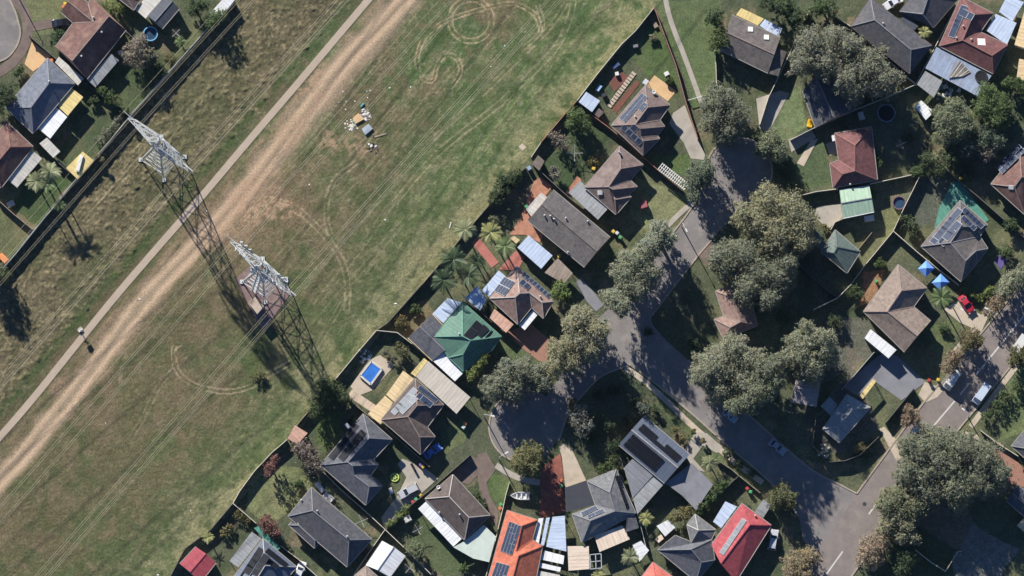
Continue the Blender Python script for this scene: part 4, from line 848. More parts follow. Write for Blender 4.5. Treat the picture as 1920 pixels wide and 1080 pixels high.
F('red-brown corridor fence behind the round green tree', [(1082, 190), (1062, 212), (1014, 269)], 'brown')
F('pale corridor fence beside the brown garden shed', [(1014, 269), (996, 296)], 'cream')
F('red-brown side fence above the stepped-hip house with pale awning', [(1106, 215), (1140, 240), (1175, 269), (1235, 322), (1284, 364)], 'brown')
F('dark side fence above the long low dark grey house', [(1012, 322), (1040, 348), (1070, 375), (1120, 417)], 'dark')
F('dark fence behind the clipped hedge on the corridor', [(985, 316), (950, 350), (905, 400)], 'dark')
F('timber corridor fence behind the palms', [(905, 400), (870, 440), (830, 490), (790, 536)], 'timber')
F('long dark corridor fence behind the teal roofed house', [(790, 536), (727, 607), (706, 621)], 'dark')
F('pale corridor fence beside the blue pool', [(706, 621), (668, 665), (631, 710)], 'cream')
F('dark timber corridor fence behind the big dark bush', [(631, 710), (600, 748), (562, 792), (556, 800)], 'timber')
F('pale corridor fence curving round the straw lawn', [(538, 826), (510, 850), (477, 885), (450, 922), (437, 945)], 'cream')
F('dark corridor fence ending at the crimson shed', [(437, 945), (395, 995), (347, 1030), (318, 1085)], 'dark')
F('pale side fence below the straw lawn', [(437, 945), (480, 982)], 'cream')
F('pale side fence right of the slate grey solar house', [(527, 1025), (560, 1050), (598, 1085)], 'cream')
F('long pale fence between the charcoal stepped house and the dark grey house', [(602, 882), (640, 920), (680, 955), (722, 994)], 'cream')
F('pale fence left of the white and grey gabled shed', [(722, 994), (690, 1040), (664, 1078)], 'cream')
F('pale fence behind the verandah house garden', [(722, 994), (760, 1030), (808, 1078)], 'cream')
F('dark fence from the cul-de-sac down to the silver car', [(882, 854), (850, 882), (800, 925), (772, 947), (725, 995)], 'dark', 1.5)
F('timber side fence between pool yard and charcoal house', [(650, 747), (690, 780), (722, 803), (760, 836), (805, 876)], 'timber')
F('pale side fence between pool yard and teal roofed house', [(706, 621), (745, 625), (775, 648), (812, 680)], 'cream')
F('pale low fence beside the orange house and boat', [(955, 905), (948, 930), (942, 957), (925, 1030), (910, 1085)], 'cream', 1.2)
F('grey fence between the two grey houses by the concrete drive', [(1162, 858), (1178, 905), (1195, 965), (1214, 1040)], 'grey')
F('pale low fence along the street beside the yucca', [(1340, 862), (1370, 880), (1385, 893), (1425, 925)], 'timber', 1.2)
F('dark fence below the hedge of the blue-grey house', [(1385, 893), (1345, 930), (1310, 965)], 'dark')
F('pale fence beside the lane below the three round trees', [(1340, 95), (1342, 130), (1343, 165)], 'cream')
F('pale curved fence right of the grey-brown gabled house', [(1517, 22), (1497, 62), (1480, 102), (1462, 140), (1440, 185), (1424, 235)], 'cream')
F('pale fence along the long charcoal house', [(1560, 30), (1592, 50), (1640, 90), (1680, 130), (1717, 160)], 'cream')
F('pale fence between the charcoal and red-brown houses', [(1797, 5), (1760, 75), (1717, 158)], 'cream')
F('grey fence below the twin-crowned gum', [(1717, 160), (1660, 185), (1602, 208), (1527, 241), (1482, 264)], 'grey')
F('cream fence above the pale green garage', [(1497, 369), (1530, 361), (1570, 356)], 'cream')
F('pale fence behind the maroon house yard', [(1632, 346), (1680, 336), (1729, 325)], 'cream')
F('long pale curved fence beside the round tub', [(1731, 316), (1717, 345), (1690, 400), (1674, 435), (1625, 494), (1595, 535), (1570, 560), (1525, 582)], 'cream')
F('pale fence between blue gazebos and the solar house', [(1674, 435), (1720, 475), (1760, 508), (1797, 536)], 'cream')
F('dark fence beside the teal turf', [(1729, 270), (1750, 297), (1790, 335), (1830, 368), (1925, 452)], 'dark')
F('cream angled fence below the pale green garage', [(1581, 411), (1565, 418), (1557, 432)], 'cream', 1.5)
F('low pale garden edge below the pale green garage', [(1634, 437), (1622, 452), (1609, 468)], 'timber', 0.8)
F('dark fence left of the pink-brown gum shaded garden', [(1500, 500), (1540, 538), (1570, 560)], 'dark')
F('grey fence along the dappled yard of the corner house', [(1638, 662), (1607, 698), (1578, 732)], 'grey')
F('dark angular fence round the corner house garden', [(1529, 784), (1523, 835), (1549, 868), (1584, 865), (1611, 855), (1647, 820)], 'dark')
F('dark wall between grey concrete yard and street', [(1713, 729), (1690, 757), (1660, 794)], 'dark')
F('white topped low wall beside the green lawn at right', [(1838, 808), (1870, 832), (1908, 856)], 'cream', 1.0)
F('pale fence in deep shade at the bottom right', [(1716, 1032), (1745, 1055), (1772, 1072), (1795, 1036), (1802, 1034)], 'cream', 1.2)
F('dark fence beside the pink-brown house brick drive', [(868, 566), (905, 590), (950, 630)], 'dark')
# ---------------------------------------------------------------- transmission towers
E1 = (P(1000, 587, 0)-P(950, 543.5, 0)).normalized(); E2 = Vector((-E1.y, E1.x, 0))
if E2.y < 0: E2 = -E2
def pylon(label, px, py, z0=0.0, telecom=False):
    b = P(px, py, 0); e = thing('transmission_pylon', label, 'pylon', (b.x, b.y, 0))
    KZ = 0.72
    L = lambda x, y, z: b+E1*x+E2*y+Vector((0, 0, z*KZ))
    def half(z): return 3.35+(0.95-3.35)*min(1, z/23.0) if z < 23 else 0.95-0.15*(z-23)/12
    zs = [0, 5.5, 10, 14, 17.3, 20.2, 23, 25, 27.2, 29.5, 31.8, 34.2]
    for sx, sy in ((1, 1), (1, -1), (-1, 1), (-1, -1)):
        m = MB()
        for z0_, z1_ in ((0, 23), (23, 34.2)): m.bar(L(sx*half(z0_), sy*half(z0_), z0_), L(sx*half(z1_), sy*half(z1_), z1_), 0.18)
        m.box(L(sx*half(0), sy*half(0), 0.15), (0.9, 0.9, 0.4)); m.obj('leg', M_galv, e)
    for z0_, z1_ in zip(zs[:-1], zs[1:]):
        h0, h1 = half(z0_), half(z1_)
        for a0, c0, a1, c1 in (((-h0, -h0), (h0, -h0), (-h1, -h1), (h1, -h1)), ((-h0, h0), (h0, h0), (-h1, h1), (h1, h1)), ((-h0, -h0), (-h0, h0), (-h1, -h1), (-h1, h1)), ((h0, -h0), (h0, h0), (h1, -h1), (h1, h1))):
            m = MB(); t = 0.09
            m.bar(L(*a0, z0_), L(*c1, z1_), t); m.bar(L(*c0, z0_), L(*a1, z1_), t); m.bar(L(*a1, z1_), L(*c1, z1_), t); m.obj('cross_brace', M_galv, e)
            if z0_ < 16:
                m = MB(); mid = (L(*a0, z0_)+L(*c0, z0_)+L(*a1, z1_)+L(*c1, z1_))/4
                m.bar((L(*a0, z0_)+L(*a1, z1_))/2, mid, 0.055); m.bar((L(*c0, z0_)+L(*c1, z1_))/2, mid, 0.055); m.obj('cross_brace', M_galv, e)
    tips = []
    for z, ln, dep in ((24.2, 6.6, 1.8), (29.0, 8.6, 1.9), (33.6, 6.9, 1.5)):
        for s in (1, -1):
            m = MB(); w0 = half(z); tip = L(s*ln, 0, z+0.2); n = 5
            def chord(t, sy, top): return L(s*(w0+(ln-w0)*t), sy*1.05*(1-0.72*t), z+(dep*(1-0.8*t) if top else 0.2*t))
            for sy in (1, -1):
                for top in (0, 1): m.bar(chord(0, sy, top), chord(1, sy, top), 0.15)
                for k in range(n):
                    m.bar(chord(k/n, sy, k % 2), chord((k+1)/n, sy, (k+1) % 2), 0.10); m.bar(chord((k+0.5)/n, sy, 0), chord((k+0.5)/n, sy, 1), 0.10)
            for k in range(n): m.bar(chord(k/n, 1, 0), chord((k+1)/n, -1, 0), 0.12); m.bar(chord(k/n, -1, 0), chord((k+1)/n, 1, 0), 0.12); m.bar(chord(k/n, 1, 1), chord((k+1)/n, -1, 1), 0.12)
            m.obj('cross_arm', M_galv, e)
            if z > 30:                        # slim horns carrying the earth wires
                m = MB(); m.bar(tip, L(s*9.8, 0, z+0.9), 0.16); m.obj('horn', M_galv, e); tips.append((L(s*9.8, 0, z+0.9), 0))
            else:
                m = MB(); m.tube([tip, tip-Vector((0, 0, 0.4)), tip-Vector((0, 0, 2.6))], [0.05, 0.13, 0.13], 6)
                for k in range(7): m.disc(tip-Vector((0, 0, 0.5+0.3*k)), 0.2, 8)
                m.obj('insulator', M_insul, e); tips.append((tip-Vector((0, 0, 2.7)), 1))
    m = MB(); t_ = L(0, 0, 35.6)
    for sx, sy in ((1, 1), (1, -1), (-1, 1), (-1, -1)): m.bar(L(sx*0.8, sy*0.8, 34.2), t_, 0.16)
    m.obj('peak', M_galv, e)
    if telecom:
        for s, dx in ((1, 5.2), (-1, 5.2), (1, 6.4), (-1, 6.4), (1, 4.0), (-1, 4.0)):
            for sy in (-1.0, 1.0):
                c = L(s*dx, sy*0.9, 33.9+0.2*sy); m = MB(); m.box(c, (0.55, 0.22, 2.2), math.atan2(E1.y, E1.x)+0.6*sy); m.box(c-Vector((0, 0, 0.4)), (0.12, 0.9, 0.12), math.atan2(E1.y, E1.x)); m.obj('antenna_panel', M_antenna, e)
        for s in (1, -1):
            for z in (27.0, 21.0): 
                c = L(s*1.4, -1.3, z); m = MB(); m.tube([c, c-E2*0.5], [0.55, 0.6], 12); m.obj('dish_antenna', M_antenna, e)
        m = MB()                              # cable ladder down one face
        for s in (-0.5, 0.5): m.bar(L(s, -half(0), 0.1), L(s*0.9, -half(23), 23), 0.14)
        for k in range(24): m.bar(L(-0.5, -half(k*0.95), k*0.95), L(0.5, -half(k*0.95), k*0.95), 0.12)
        m.obj('cable_ladder', M_antenna, e)
    return e, tips
names = [('upper left pylon standing in the long dry grass', 305, 297, False), ('lower right pylon with white antennas above the equipment hut', 495, 526, True)]
where = ['of the upper left pylon', 'of the antenna pylon']
lvl = ['lower crossarm', 'lower crossarm', 'middle crossarm', 'middle crossarm', 'top horn', 'top horn']
for (lab, px, py, tc), wh in zip(names, where):
    e, tips = pylon(lab, px, py, telecom=tc)
    for i, (t_, twin) in enumerate(tips):
        m = MB()
        for s in ((-0.22, 0.22) if twin else (0.0,)):
            for sg in (1, -1):
                q = [t_+E1*s+E2*(sg*d)+Vector((0, 0, -(0.085*d-0.085*d*d/330) if d else 0)) for d in (0, 20, 45, 70, 100, 140, 165)]
                m.tube(q, 0.03 if twin else 0.026, 4, cap=False)
            if twin:
                pass
        if twin:
            for d in (-100, -60, -20, 20, 60, 100): m.bar(t_+E2*d-E1*0.25-Vector((0, 0, 0.085*abs(d)-0.085*d*d/330)), t_+E2*d+E1*0.25-Vector((0, 0, 0.085*abs(d)-0.085*d*d/330)), 0.06)
        m.root('power_line', M_wire, '%s wire, %s side, %s %s' % ('twin' if twin else 'thin single', 'houses' if (i % 2 == 0) else 'long grass', lvl[i], wh), 'power line')
# ---------------------------------------------------------------- trees
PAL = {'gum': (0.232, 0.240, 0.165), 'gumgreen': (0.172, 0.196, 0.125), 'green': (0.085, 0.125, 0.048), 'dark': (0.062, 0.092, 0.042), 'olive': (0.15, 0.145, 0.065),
       'dry': (0.24, 0.20, 0.14), 'pink': (0.27, 0.21, 0.165), 'red': (0.20, 0.105, 0.095), 'bright': (0.16, 0.20, 0.065), 'grey': (0.21, 0.195, 0.155), 'blue': (0.12, 0.145, 0.105)}
M_leaf = attr_mat('leaves', 0.6, 0.32, 0, None, 0.25)
NLEAF = 0
def leaf_mesh(pos, nrm, size, col, name='crown'):
    global NLEAF
    n = len(pos); NLEAF += n; a = rng.normal(size=(n, 3)); nrm = nrm/np.linalg.norm(nrm, axis=1, keepdims=True)
    u = np.cross(nrm, a); u /= np.linalg.norm(u, axis=1, keepdims=True)+1e-9; v = np.cross(nrm, u); s = size[:, None]
    k = 0.42
    V = np.stack([pos-u*s, pos+v*s*k+nrm*s*0.12, pos+u*s, pos-v*s*k+nrm*s*0.12], 1).reshape(-1, 3).astype(np.float32)
    me = bpy.data.meshes.new(name); me.vertices.add(4*n); me.vertices.foreach_set('co', V.ravel()); me.loops.add(4*n)
    me.loops.foreach_set('vertex_index', np.arange(4*n, dtype=np.int32)); me.polygons.add(n)
    me.polygons.foreach_set('loop_start', np.arange(n, dtype=np.int32)*4); me.polygons.foreach_set('loop_total', np.full(n, 4, np.int32)); me.update(calc_edges=True)
    ca = me.color_attributes.new('Col', 'FLOAT_COLOR', 'POINT'); c4 = np.concatenate([np.repeat(col, 4, 0), np.ones((4*n, 1))], 1).astype(np.float32)
    ca.data.foreach_set('color', c4.ravel()); me.materials.append(M_leaf); return me
def tree(label, blobs, h, pal='gum', name='gum_tree', cat='tree', dens=1.0, leaf=0.215, bare=False, flat=0.62, group=None, bark=None, low=False):
    base = np.array(PAL[pal])*np.array([rng.uniform(0.94, 1.1), rng.uniform(0.97, 1.04), rng.uniform(0.84, 1.06)])*rng.uniform(0.86, 1.14); cs = []; big = not low and h >= 6; h = h*(0.92 if name == 'gum_tree' else 1.0); dens = dens*(1.2 if name == 'gum_tree' else 1.0)
    for (px, py, r) in blobs:
        R = r*S*1.06; VR = R*flat if low else max(R*flat, min(0.46*h, R*1.8)); zc = max(h-VR-(rng.uniform(0, 0.12)*h if big else 0), VR*0.75+(0.15 if low else 0.5)); c = P(px, py, zc); cs.append((c, R, VR))
    c0 = sum((c for c, R, _ in cs), Vector())/len(cs); e = thing(name, label, cat, (c0.x, c0.y, 0), group); off = np.array([c0.x, c0.y, 0])
    pos = []; nrm = []; siz = []; col = []
    if dens > 0:
        for c, R, VR in cs:
            n = int(R*R*4.4*dens*(0.6+0.5*VR/R)+9); th = rng.uniform(0, 2*np.pi, n); ph0 = rng.uniform(0, 6.28, 4)
            wob = 1+0.16*np.sin(3*th+ph0[0])+0.10*np.sin(5*th+ph0[1])+0.08*np.sin(9*th+ph0[2])
            uz = rng.uniform(-0.8, 1.0, n); rr = np.sqrt(1-uz*uz)*rng.uniform(0.72, 1.0, n)**0.6; rad = rng.uniform(0.55, 1.02, n)
            cl = np.stack([np.cos(th)*rr*wob*R*rad, np.sin(th)*rr*wob*R*rad, uz*VR*rad], 1)
            outw = cl/(np.linalg.norm(cl, axis=1, keepdims=True)+1e-6)
            rc = rng.uniform(0.32, 0.75, n)*min(1.0, 0.35+R*0.2); k = max(12, int(44*min(1.0, (0.35+R*0.2))**2*0.95))
            d = rng.normal(size=(n, k, 3)); d /= np.linalg.norm(d, axis=2, keepdims=True); d *= rng.uniform(0.35, 1.0, (n, k, 1)); d[..., 2] *= 0.75
            p = cl[:, None, :]+d*rc[:, None, None]+np.array([c.x, c.y, c.z]); nn = d*0.9+outw[:, None, :]*0.7+rng.normal(size=(n, k, 3))*0.55+np.array([-0.15, 0.3, 0.6])
            cv = (rng.uniform(0.8, 1.22, (n, 1, 1))*base)*np.stack([rng.uniform(0.9, 1.14, (n, 1)), np.ones((n, 1)), rng.uniform(0.82, 1.18, (n, 1))], -1)
            cc = cv*rng.uniform(0.75, 1.25, (n, k, 1))
            q = int(n*k*0.55); tq = rng.uniform(0, 2*np.pi, q); wq = 1+0.16*np.sin(3*tq+ph0[0])+0.10*np.sin(5*tq+ph0[1])+0.08*np.sin(9*tq+ph0[2]); zq = rng.uniform(-0.6, 1.0, q); rq = np.sqrt(1-zq*zq)*rng.uniform(0, 1, q)**0.4; dq = rng.uniform(0.75, 1.1, q)
            pq = np.stack([np.cos(tq)*rq*wq*R*dq, np.sin(tq)*rq*wq*R*dq, zq*VR*dq], 1); pos.append(pq+np.array([c.x, c.y, c.z])); nrm.append(rng.normal(size=(q, 3))*0.6+np.array([-0.15, 0.3, 0.8])); siz.append(rng.uniform(0.6, 1.2, q)*leaf); col.append(base*rng.uniform(0.7, 1.25, (q, 1))*rng.uniform(0.92, 1.08, (q, 3)))
            pos.append(p.reshape(-1, 3)); nrm.append(nn.reshape(-1, 3)); siz.append(rng.uniform(0.6, 1.25, n*k)*leaf); col.append(cc.reshape(-1, 3))
        pos = np.concatenate(pos); nrm = np.concatenate(nrm); siz = np.concatenate(siz); col = np.concatenate(col)
        keep = pos[:, 2] > 0.08; pos = pos[keep]-off
        link(bpy.data.objects.new('crown' if not low else 'foliage', leaf_mesh(pos, nrm[keep], siz[keep], col[keep])), e)
    # trunk and limbs
    bm_ = bark or (M_bark if 'gum' in name else M_barkdark); m = MB(); hm = min(c.z for c, R, _ in cs); rt = max(0.06, 0.035*h)
    fork = Vector((c0.x, c0.y, max(0.25, hm*0.5)))
    m.tube([(c0.x, c0.y, -0.1), (c0.x+0.05*rt, c0.y, fork.z*0.5), fork], [rt*1.25, rt, rt*0.8], 8); m.obj('trunk', bm_, e)
    m = MB(); nb = 0
    for c, R, VR in cs:
        k_ = (5 if not bare else 9) if R > 1.2 else 3
        for j in range(k_):
            a = rng.uniform(0, 6.28); q = c+Vector((math.cos(a)*R*0.75, math.sin(a)*R*0.75, R*flat*rng.uniform(-0.1, 0.75))); mid = fork.lerp(q, 0.5)+Vector((0, 0, -0.1*R+rng.uniform(0, 0.3)))
            m.tube([fork, mid, q], [rt*0.5, rt*0.3, rt*0.08], 5)
            if bare:
                for t_ in range(6):
                    s0 = mid.lerp(q, rng.uniform(0, 0.9)); s1 = s0+Vector(rng.normal(size=3))*R*0.28; m.tube([s0, s1], [rt*0.14, rt*0.05], 4)
                    for t2 in range(3): s2 = s1.lerp(s0, rng.uniform(0, .6)); m.tube([s2, s2+Vector(rng.normal(size=3))*R*0.16], [rt*0.07, rt*0.03], 3)
    m.obj('branch', bm_, e)
    return e
t = tree
# big street gums
t('large twin-crowned gum behind the long charcoal house', [(1520, 88, 38), (1545, 120, 34), (1505, 118, 26), (1590, 90, 34), (1625, 130, 46), (1655, 150, 34), (1585, 150, 30), (1600, 175, 24), (1560, 75, 26)], 12, 'gum')
t('gum tree leaning over the top turning head', [(1350, 190, 34), (1372, 222, 36), (1338, 225, 28), (1360, 252, 26), (1328, 200, 18)], 11.5, 'gumgreen')
t('small rounded gum on the right side of the turning head', [(1445, 268, 26), (1430, 280, 18), (1460, 285, 20)], 8, 'gumgreen')
t('gum tree on the verge beside the white lattice', [(1310, 330, 26), (1322, 318, 20), (1298, 345, 18), (1302, 368, 14)], 9, 'gumgreen')
t('wide gum crown above the shaded street bend', [(1440, 385, 40), (1480, 400, 44), (1420, 420, 34), (1455, 440, 46), (1500, 430, 34), (1395, 405, 24), (1505, 455, 24)], 11.5, 'gum')
t('broad gum crown left of the pinkish hipped house', [(1385, 480, 40), (1420, 515, 42), (1360, 500, 28), (1455, 520, 36), (1400, 545, 32), (1345, 480, 20), (1440, 560, 24), (1475, 495, 26)], 11.5, 'gum')
t('gum on the street verge left of the bend, upper one', [(1240, 440, 26), (1222, 460, 24), (1252, 452, 18), (1232, 425, 14)], 13, 'gum')
t('big gum beside the low dark grey house front yard', [(1195, 490, 34), (1210, 515, 30), (1170, 515, 26), (1180, 540, 26), (1150, 560, 22), (1165, 575, 20), (1195, 545, 20)], 14.5, 'gum')
t('gum on the verge at the inside of the street bend', [(1090, 600, 28), (1115, 625, 30), (1085, 640, 28), (1105, 660, 24), (1070, 610, 18)], 13.5, 'gum')
t('gum overhanging the orange brick driveway', [(1050, 660, 26), (1040, 690, 24), (1070, 680, 24), (1062, 650, 18)], 12, 'gum')
t('spreading gum above the cul-de-sac entry', [(975, 700, 30), (940, 720, 32), (1005, 705, 26), (925, 735, 22), (960, 735, 26), (1020, 720, 20), (955, 690, 20)], 9, 'gum')
t('broad gum crown beside the shaded street, lower middle', [(1340, 690, 44), (1370, 660, 36), (1400, 680, 36), (1320, 705, 26), (1390, 720, 36), (1350, 735, 30), (1365, 700, 34)], 14.5, 'gum')
t('gum crown touching the lower middle one on its right', [(1430, 700, 34), (1420, 735, 34), (1455, 685, 24), (1400, 755, 26), (1450, 720, 22), (1375, 762, 16)], 15.5, 'gumgreen')
t('round gum crown above the dappled square patio roof', [(1520, 640, 34), (1500, 665, 32), (1545, 660, 30), (1520, 690, 32), (1545, 635, 20), (1490, 640, 18), (1510, 610, 14)], 13.5, 'gum')
t('huge spreading gum at the lower right crossing', [(1720, 850, 36), (1760, 835, 40), (1800, 845, 42), (1840, 860, 40), (1780, 880, 48), (1730, 890, 40), (1830, 900, 42), (1700, 885, 28), (1870, 890, 28), (1790, 920, 40), (1740, 925, 34), (1760, 865, 40), (1705, 835, 22)], 12, 'gumgreen', flat=0.5)
t('gum on the verge below the huge spreading one', [(1680, 935, 28), (1710, 950, 30), (1660, 945, 20), (1735, 945, 22), (1690, 960, 24)], 9, 'gumgreen')
t('gum standing above the dry pink tree', [(1675, 975, 26), (1700, 985, 24), (1660, 990, 18), (1690, 1005, 20), (1715, 1010, 14)], 8, 'gum')
t('dry pinkish leafed tree beside the street at bottom right', [(1635, 1030, 28), (1650, 1015, 20), (1620, 1045, 18), (1640, 1050, 20)], 7, 'pink', name='deciduous_tree')
t('dry olive tree at the bottom edge left of the street', [(1500, 1055, 28), (1520, 1045, 20), (1485, 1075, 20), (1510, 1080, 20)], 7, 'dry', name='deciduous_tree')
t('rounded olive tree beside the parked dark car', [(1465, 930, 26), (1480, 938, 18), (1452, 940, 16)], 7, 'olive', name='street_tree')
t('round dry-leafed tree at the cul-de-sac kerb', [(988, 860, 30), (1002, 852, 20), (978, 872, 20), (1000, 875, 18)], 7, 'olive', name='street_tree')
t('half bare grey tree beside the corner garden', [(1085, 775, 20), (1095, 800, 20), (1078, 790, 12)], 7, 'grey', name='bare_tree', bare=True, dens=0.35)
t('yellow-green shrub beside the half bare grey tree', [(1072, 757, 12), (1080, 765, 9)], 4, 'olive', name='shrub', cat='shrub', low=True)
t('dark green yard tree left of the blue-grey metal house', [(1140, 800, 14), (1150, 835, 14), (1128, 780, 10)], 4, 'dark', name='yard_tree')
t('leafy shrub beside the grey house hip and fence', [(1145, 872, 16), (1128, 880, 12), (1155, 860, 10)], 3.2, 'green', name='shrub', cat='shrub', low=True)
t('spiky light green conifer above the blue-grey metal house', [(1208, 770, 11), (1200, 760, 8)], 5, 'blue', name='conifer')
t('grey-green tree in the shaded yard right of the white shed', [(1785, 225, 36), (1775, 250, 26), (1800, 240, 26), (1765, 230, 18), (1790, 200, 20)], 9, 'gumgreen')
t('dense dark green mango-like tree at the upper right', [(1858, 190, 32), (1875, 205, 26), (1842, 205, 22), (1870, 225, 24), (1850, 170, 18)], 8, 'green', name='broadleaf_tree')
t('leafy tree at the right edge beside the tan roof', [(1905, 160, 18), (1890, 155, 12), (1918, 170, 14)], 5, 'green', name='broadleaf_tree')
t('loose grey-green tree below the dense dark one', [(1850, 255, 24), (1835, 275, 20), (1870, 265, 20), (1815, 280, 18)], 6, 'blue', name='broadleaf_tree')
t('pale grey tree in front of the right edge solar house', [(1848, 290, 16), (1862, 280, 12)], 5, 'grey', name='broadleaf_tree')
t('dark tree in deep shade between fence and teal turf', [(1740, 300, 18), (1760, 320, 16), (1780, 300, 16)], 5, 'dark', name='broadleaf_tree')
t('dark shrub beside the left solar array', [(1705, 420, 16), (1712, 435, 14), (1695, 410, 9)], 3, 'dark', name='shrub', cat='shrub', low=True)
t('dry grey tree at the right edge above the street', [(1900, 530, 24), (1885, 545, 18), (1915, 515, 18)], 7, 'gum', name='street_tree')
t('sparse brown-grey tree beside the red car driveway', [(1868, 570, 16), (1855, 580, 14), (1880, 558, 12)], 5, 'dry', name='street_tree', dens=0.7)
t('clipped horseshoe hedge behind the red car', [(1812, 545, 8), (1824, 552, 8), (1836, 558, 9), (1848, 552, 8), (1856, 542, 8)], 1.6, 'bright', name='hedge', cat='hedge', low=True)
t('dark olive tree beside the tan-brown house verge', [(1820, 632, 20), (1812, 645, 14), (1832, 640, 14)], 7, 'olive', name='street_tree', bark=M_barkdark)
t('straw-brown tree above the white van', [(1785, 675, 18), (1778, 690, 14), (1795, 665, 12)], 5, 'dry', name='street_tree')
t('tree hiding the vehicle at the right edge', [(1908, 665, 18), (1900, 680, 12), (1920, 675, 14)], 5, 'olive', name='street_tree')
t('yellowish small tree at the concrete yard wall', [(1708, 775, 16), (1700, 790, 12), (1718, 785, 12)], 5, 'dry', name='street_tree')
t('green row of shrubs at the right edge above the lawn', [(1870, 760, 14), (1850, 780, 12), (1885, 745, 14), (1905, 725, 14)], 2.4, 'green', name='shrub', cat='shrub', low=True)
t('bushy dark green tree, upper of two by the lane', [(1340, 28, 17), (1346, 38, 13), (1332, 36, 12)], 5.5, 'dark', name='broadleaf_tree')
t('bushy grey-green tree, lower of two by the lane', [(1347, 68, 17), (1340, 82, 14), (1357, 80, 14)], 5.5, 'green', name='broadleaf_tree')
t('tree at the top edge above the grey-brown house', [(1470, 12, 22), (1490, 30, 22), (1440, 5, 16), (1500, 55, 16)], 8, 'dark')
t('leafy tree at the top edge left of the charcoal house', [(1545, 8, 20), (1525, 20, 14), (1560, 20, 14)], 6, 'green', name='broadleaf_tree')
t('round green tree beside the red-brown corridor fence', [(1082, 222, 22), (1095, 235, 16), (1072, 232, 14)], 6, 'green', name='broadleaf_tree')
t('small bare tree below the round green one', [(1055, 268, 16), (1040, 255, 12)], 4, 'grey', name='bare_tree', bare=True, dens=0.25)
t('white flowering shrub behind the long dark grey house', [(1042, 327, 11), (1036, 318, 8)], 2.6, 'grey', name='shrub', cat='shrub', low=True)
t('long clipped hedge along the corridor fence', [(940, 355, 20), (955, 340, 18), (928, 372, 16), (968, 328, 14), (945, 340, 14)], 3.4, 'dark', name='hedge', cat='hedge', low=True)
t('round clipped shrub at the end of the hedge', [(927, 411, 10)], 2.2, 'gumgreen', name='shrub', cat='shrub', low=True)
t('bright leafy tree beside the pink-brown solar house', [(1048, 540, 16), (1058, 552, 13), (1040, 552, 12)], 4.5, 'bright', name='broadleaf_tree')
t('bright yellow-green hedge tree beside the white carport', [(905, 672, 12), (896, 686, 13), (888, 698, 11), (884, 706, 9)], 3.6, 'bright', name='hedge', cat='hedge', low=True)
t('dark bush on the corridor fence below the pylon shadow', [(620, 735, 24), (600, 760, 22), (640, 745, 18), (590, 775, 14), (608, 718, 14)], 6, 'dark', name='broadleaf_tree')
t('brown-green shrub in the pool yard', [(755, 660, 14), (745, 650, 9)], 2.6, 'olive', name='shrub', cat='shrub', low=True)
t('white flowering shrub beside the pool deck', [(722, 660, 7), (738, 670, 7)], 1.8, 'grey', name='shrub', cat='shrub', low=True)
t('small dark shrub alone in the grass below the hut', [(482, 708, 11), (490, 702, 7)], 1.6, 'olive', name='shrub', cat='shrub', low=True)
t('red-leaved tree beside the long dark grey house', [(505, 985, 18), (515, 998, 14), (495, 978, 12)], 4.5, 'red', name='red_leaf_tree')
t('bare branching tree below the orange-pink shed', [(575, 850, 24), (590, 870, 20), (560, 840, 16)], 6, 'grey', name='bare_tree', bare=True, dens=0.18)
t('brown-leafed thin tree beside the curved pale fence', [(508, 875, 14), (515, 862, 10), (502, 888, 8)], 5, 'red', name='small_tree', dens=0.6)
t('garden shrubs beside the shed path near the bottom left', [(450, 965, 12), (430, 990, 10), (420, 1000, 9), (465, 975, 8)], 1.6, 'olive', name='shrub', cat='shrub', low=True, dens=0.7)
t('grey-green round shrub in the verandah house garden', [(777, 1028, 16), (785, 1036, 12)], 3.2, 'gumgreen', name='shrub', cat='shrub', low=True)
t('loose green hedge on the dark fence above the garden', [(760, 955, 10), (748, 968, 9), (735, 980, 8), (727, 985, 6)], 2.4, 'bright', name='hedge', cat='hedge', low=True)
t('dark shrub against the verandah house front', [(893, 928, 10), (900, 940, 9), (908, 950, 7)], 2, 'dark', name='shrub', cat='shrub', low=True)
t('long green hedge below the metal carport at lower middle', [(1345, 920, 12), (1332, 935, 13), (1320, 948, 12), (1310, 958, 10), (1355, 908, 10)], 2.6, 'green', name='hedge', cat='hedge', low=True)
t('autumn-toned shrub beside the white square shed', [(1280, 965, 14), (1265, 970, 13), (1292, 958, 11)], 3, 'olive', name='shrub', cat='shrub', low=True)
t('half leafless grey tree beside the brown-red L house', [(258, 90, 24), (270, 105, 22), (248, 108, 20), (262, 78, 16)], 6.5, 'grey', name='grey_tree', bare=True, dens=0.55)
t('round green shrub against the brown-red L house', [(105, 68, 12), (115, 64, 10), (100, 78, 9)], 2.8, 'dark', name='shrub', cat='shrub', low=True)
t('dark round tree at the top edge beside the garage', [(372, 10, 20), (362, 20, 12)], 5.5, 'dark', name='broadleaf_tree')
t('green tree on the corridor fence at the top left', [(405, 35, 16), (395, 45, 14), (415, 28, 12)], 5.5, 'green', name='broadleaf_tree')
t('rounded shrub beside the straw coloured driveway', [(38, 128, 9), (30, 138, 7)], 1.8, 'dark', name='shrub', cat='shrub', low=True)
t('yellow-green shrub above the garage at top left', [(208, 10, 16), (222, 16, 12)], 3, 'bright', name='shrub', cat='shrub', low=True)
t('loose garden trees along the dark side fence at left', [(205, 180, 14), (220, 190, 12), (192, 170, 10), (235, 205, 9)], 3.4, 'green', name='shrub', cat='shrub', low=True, dens=0.8)
t('vegetable garden shrubs beside the corridor fence at left', [(215, 235, 13), (200, 248, 12), (188, 262, 11), (225, 222, 10)], 1.8, 'gumgreen', name='shrub', cat='shrub', low=True, dens=0.8)
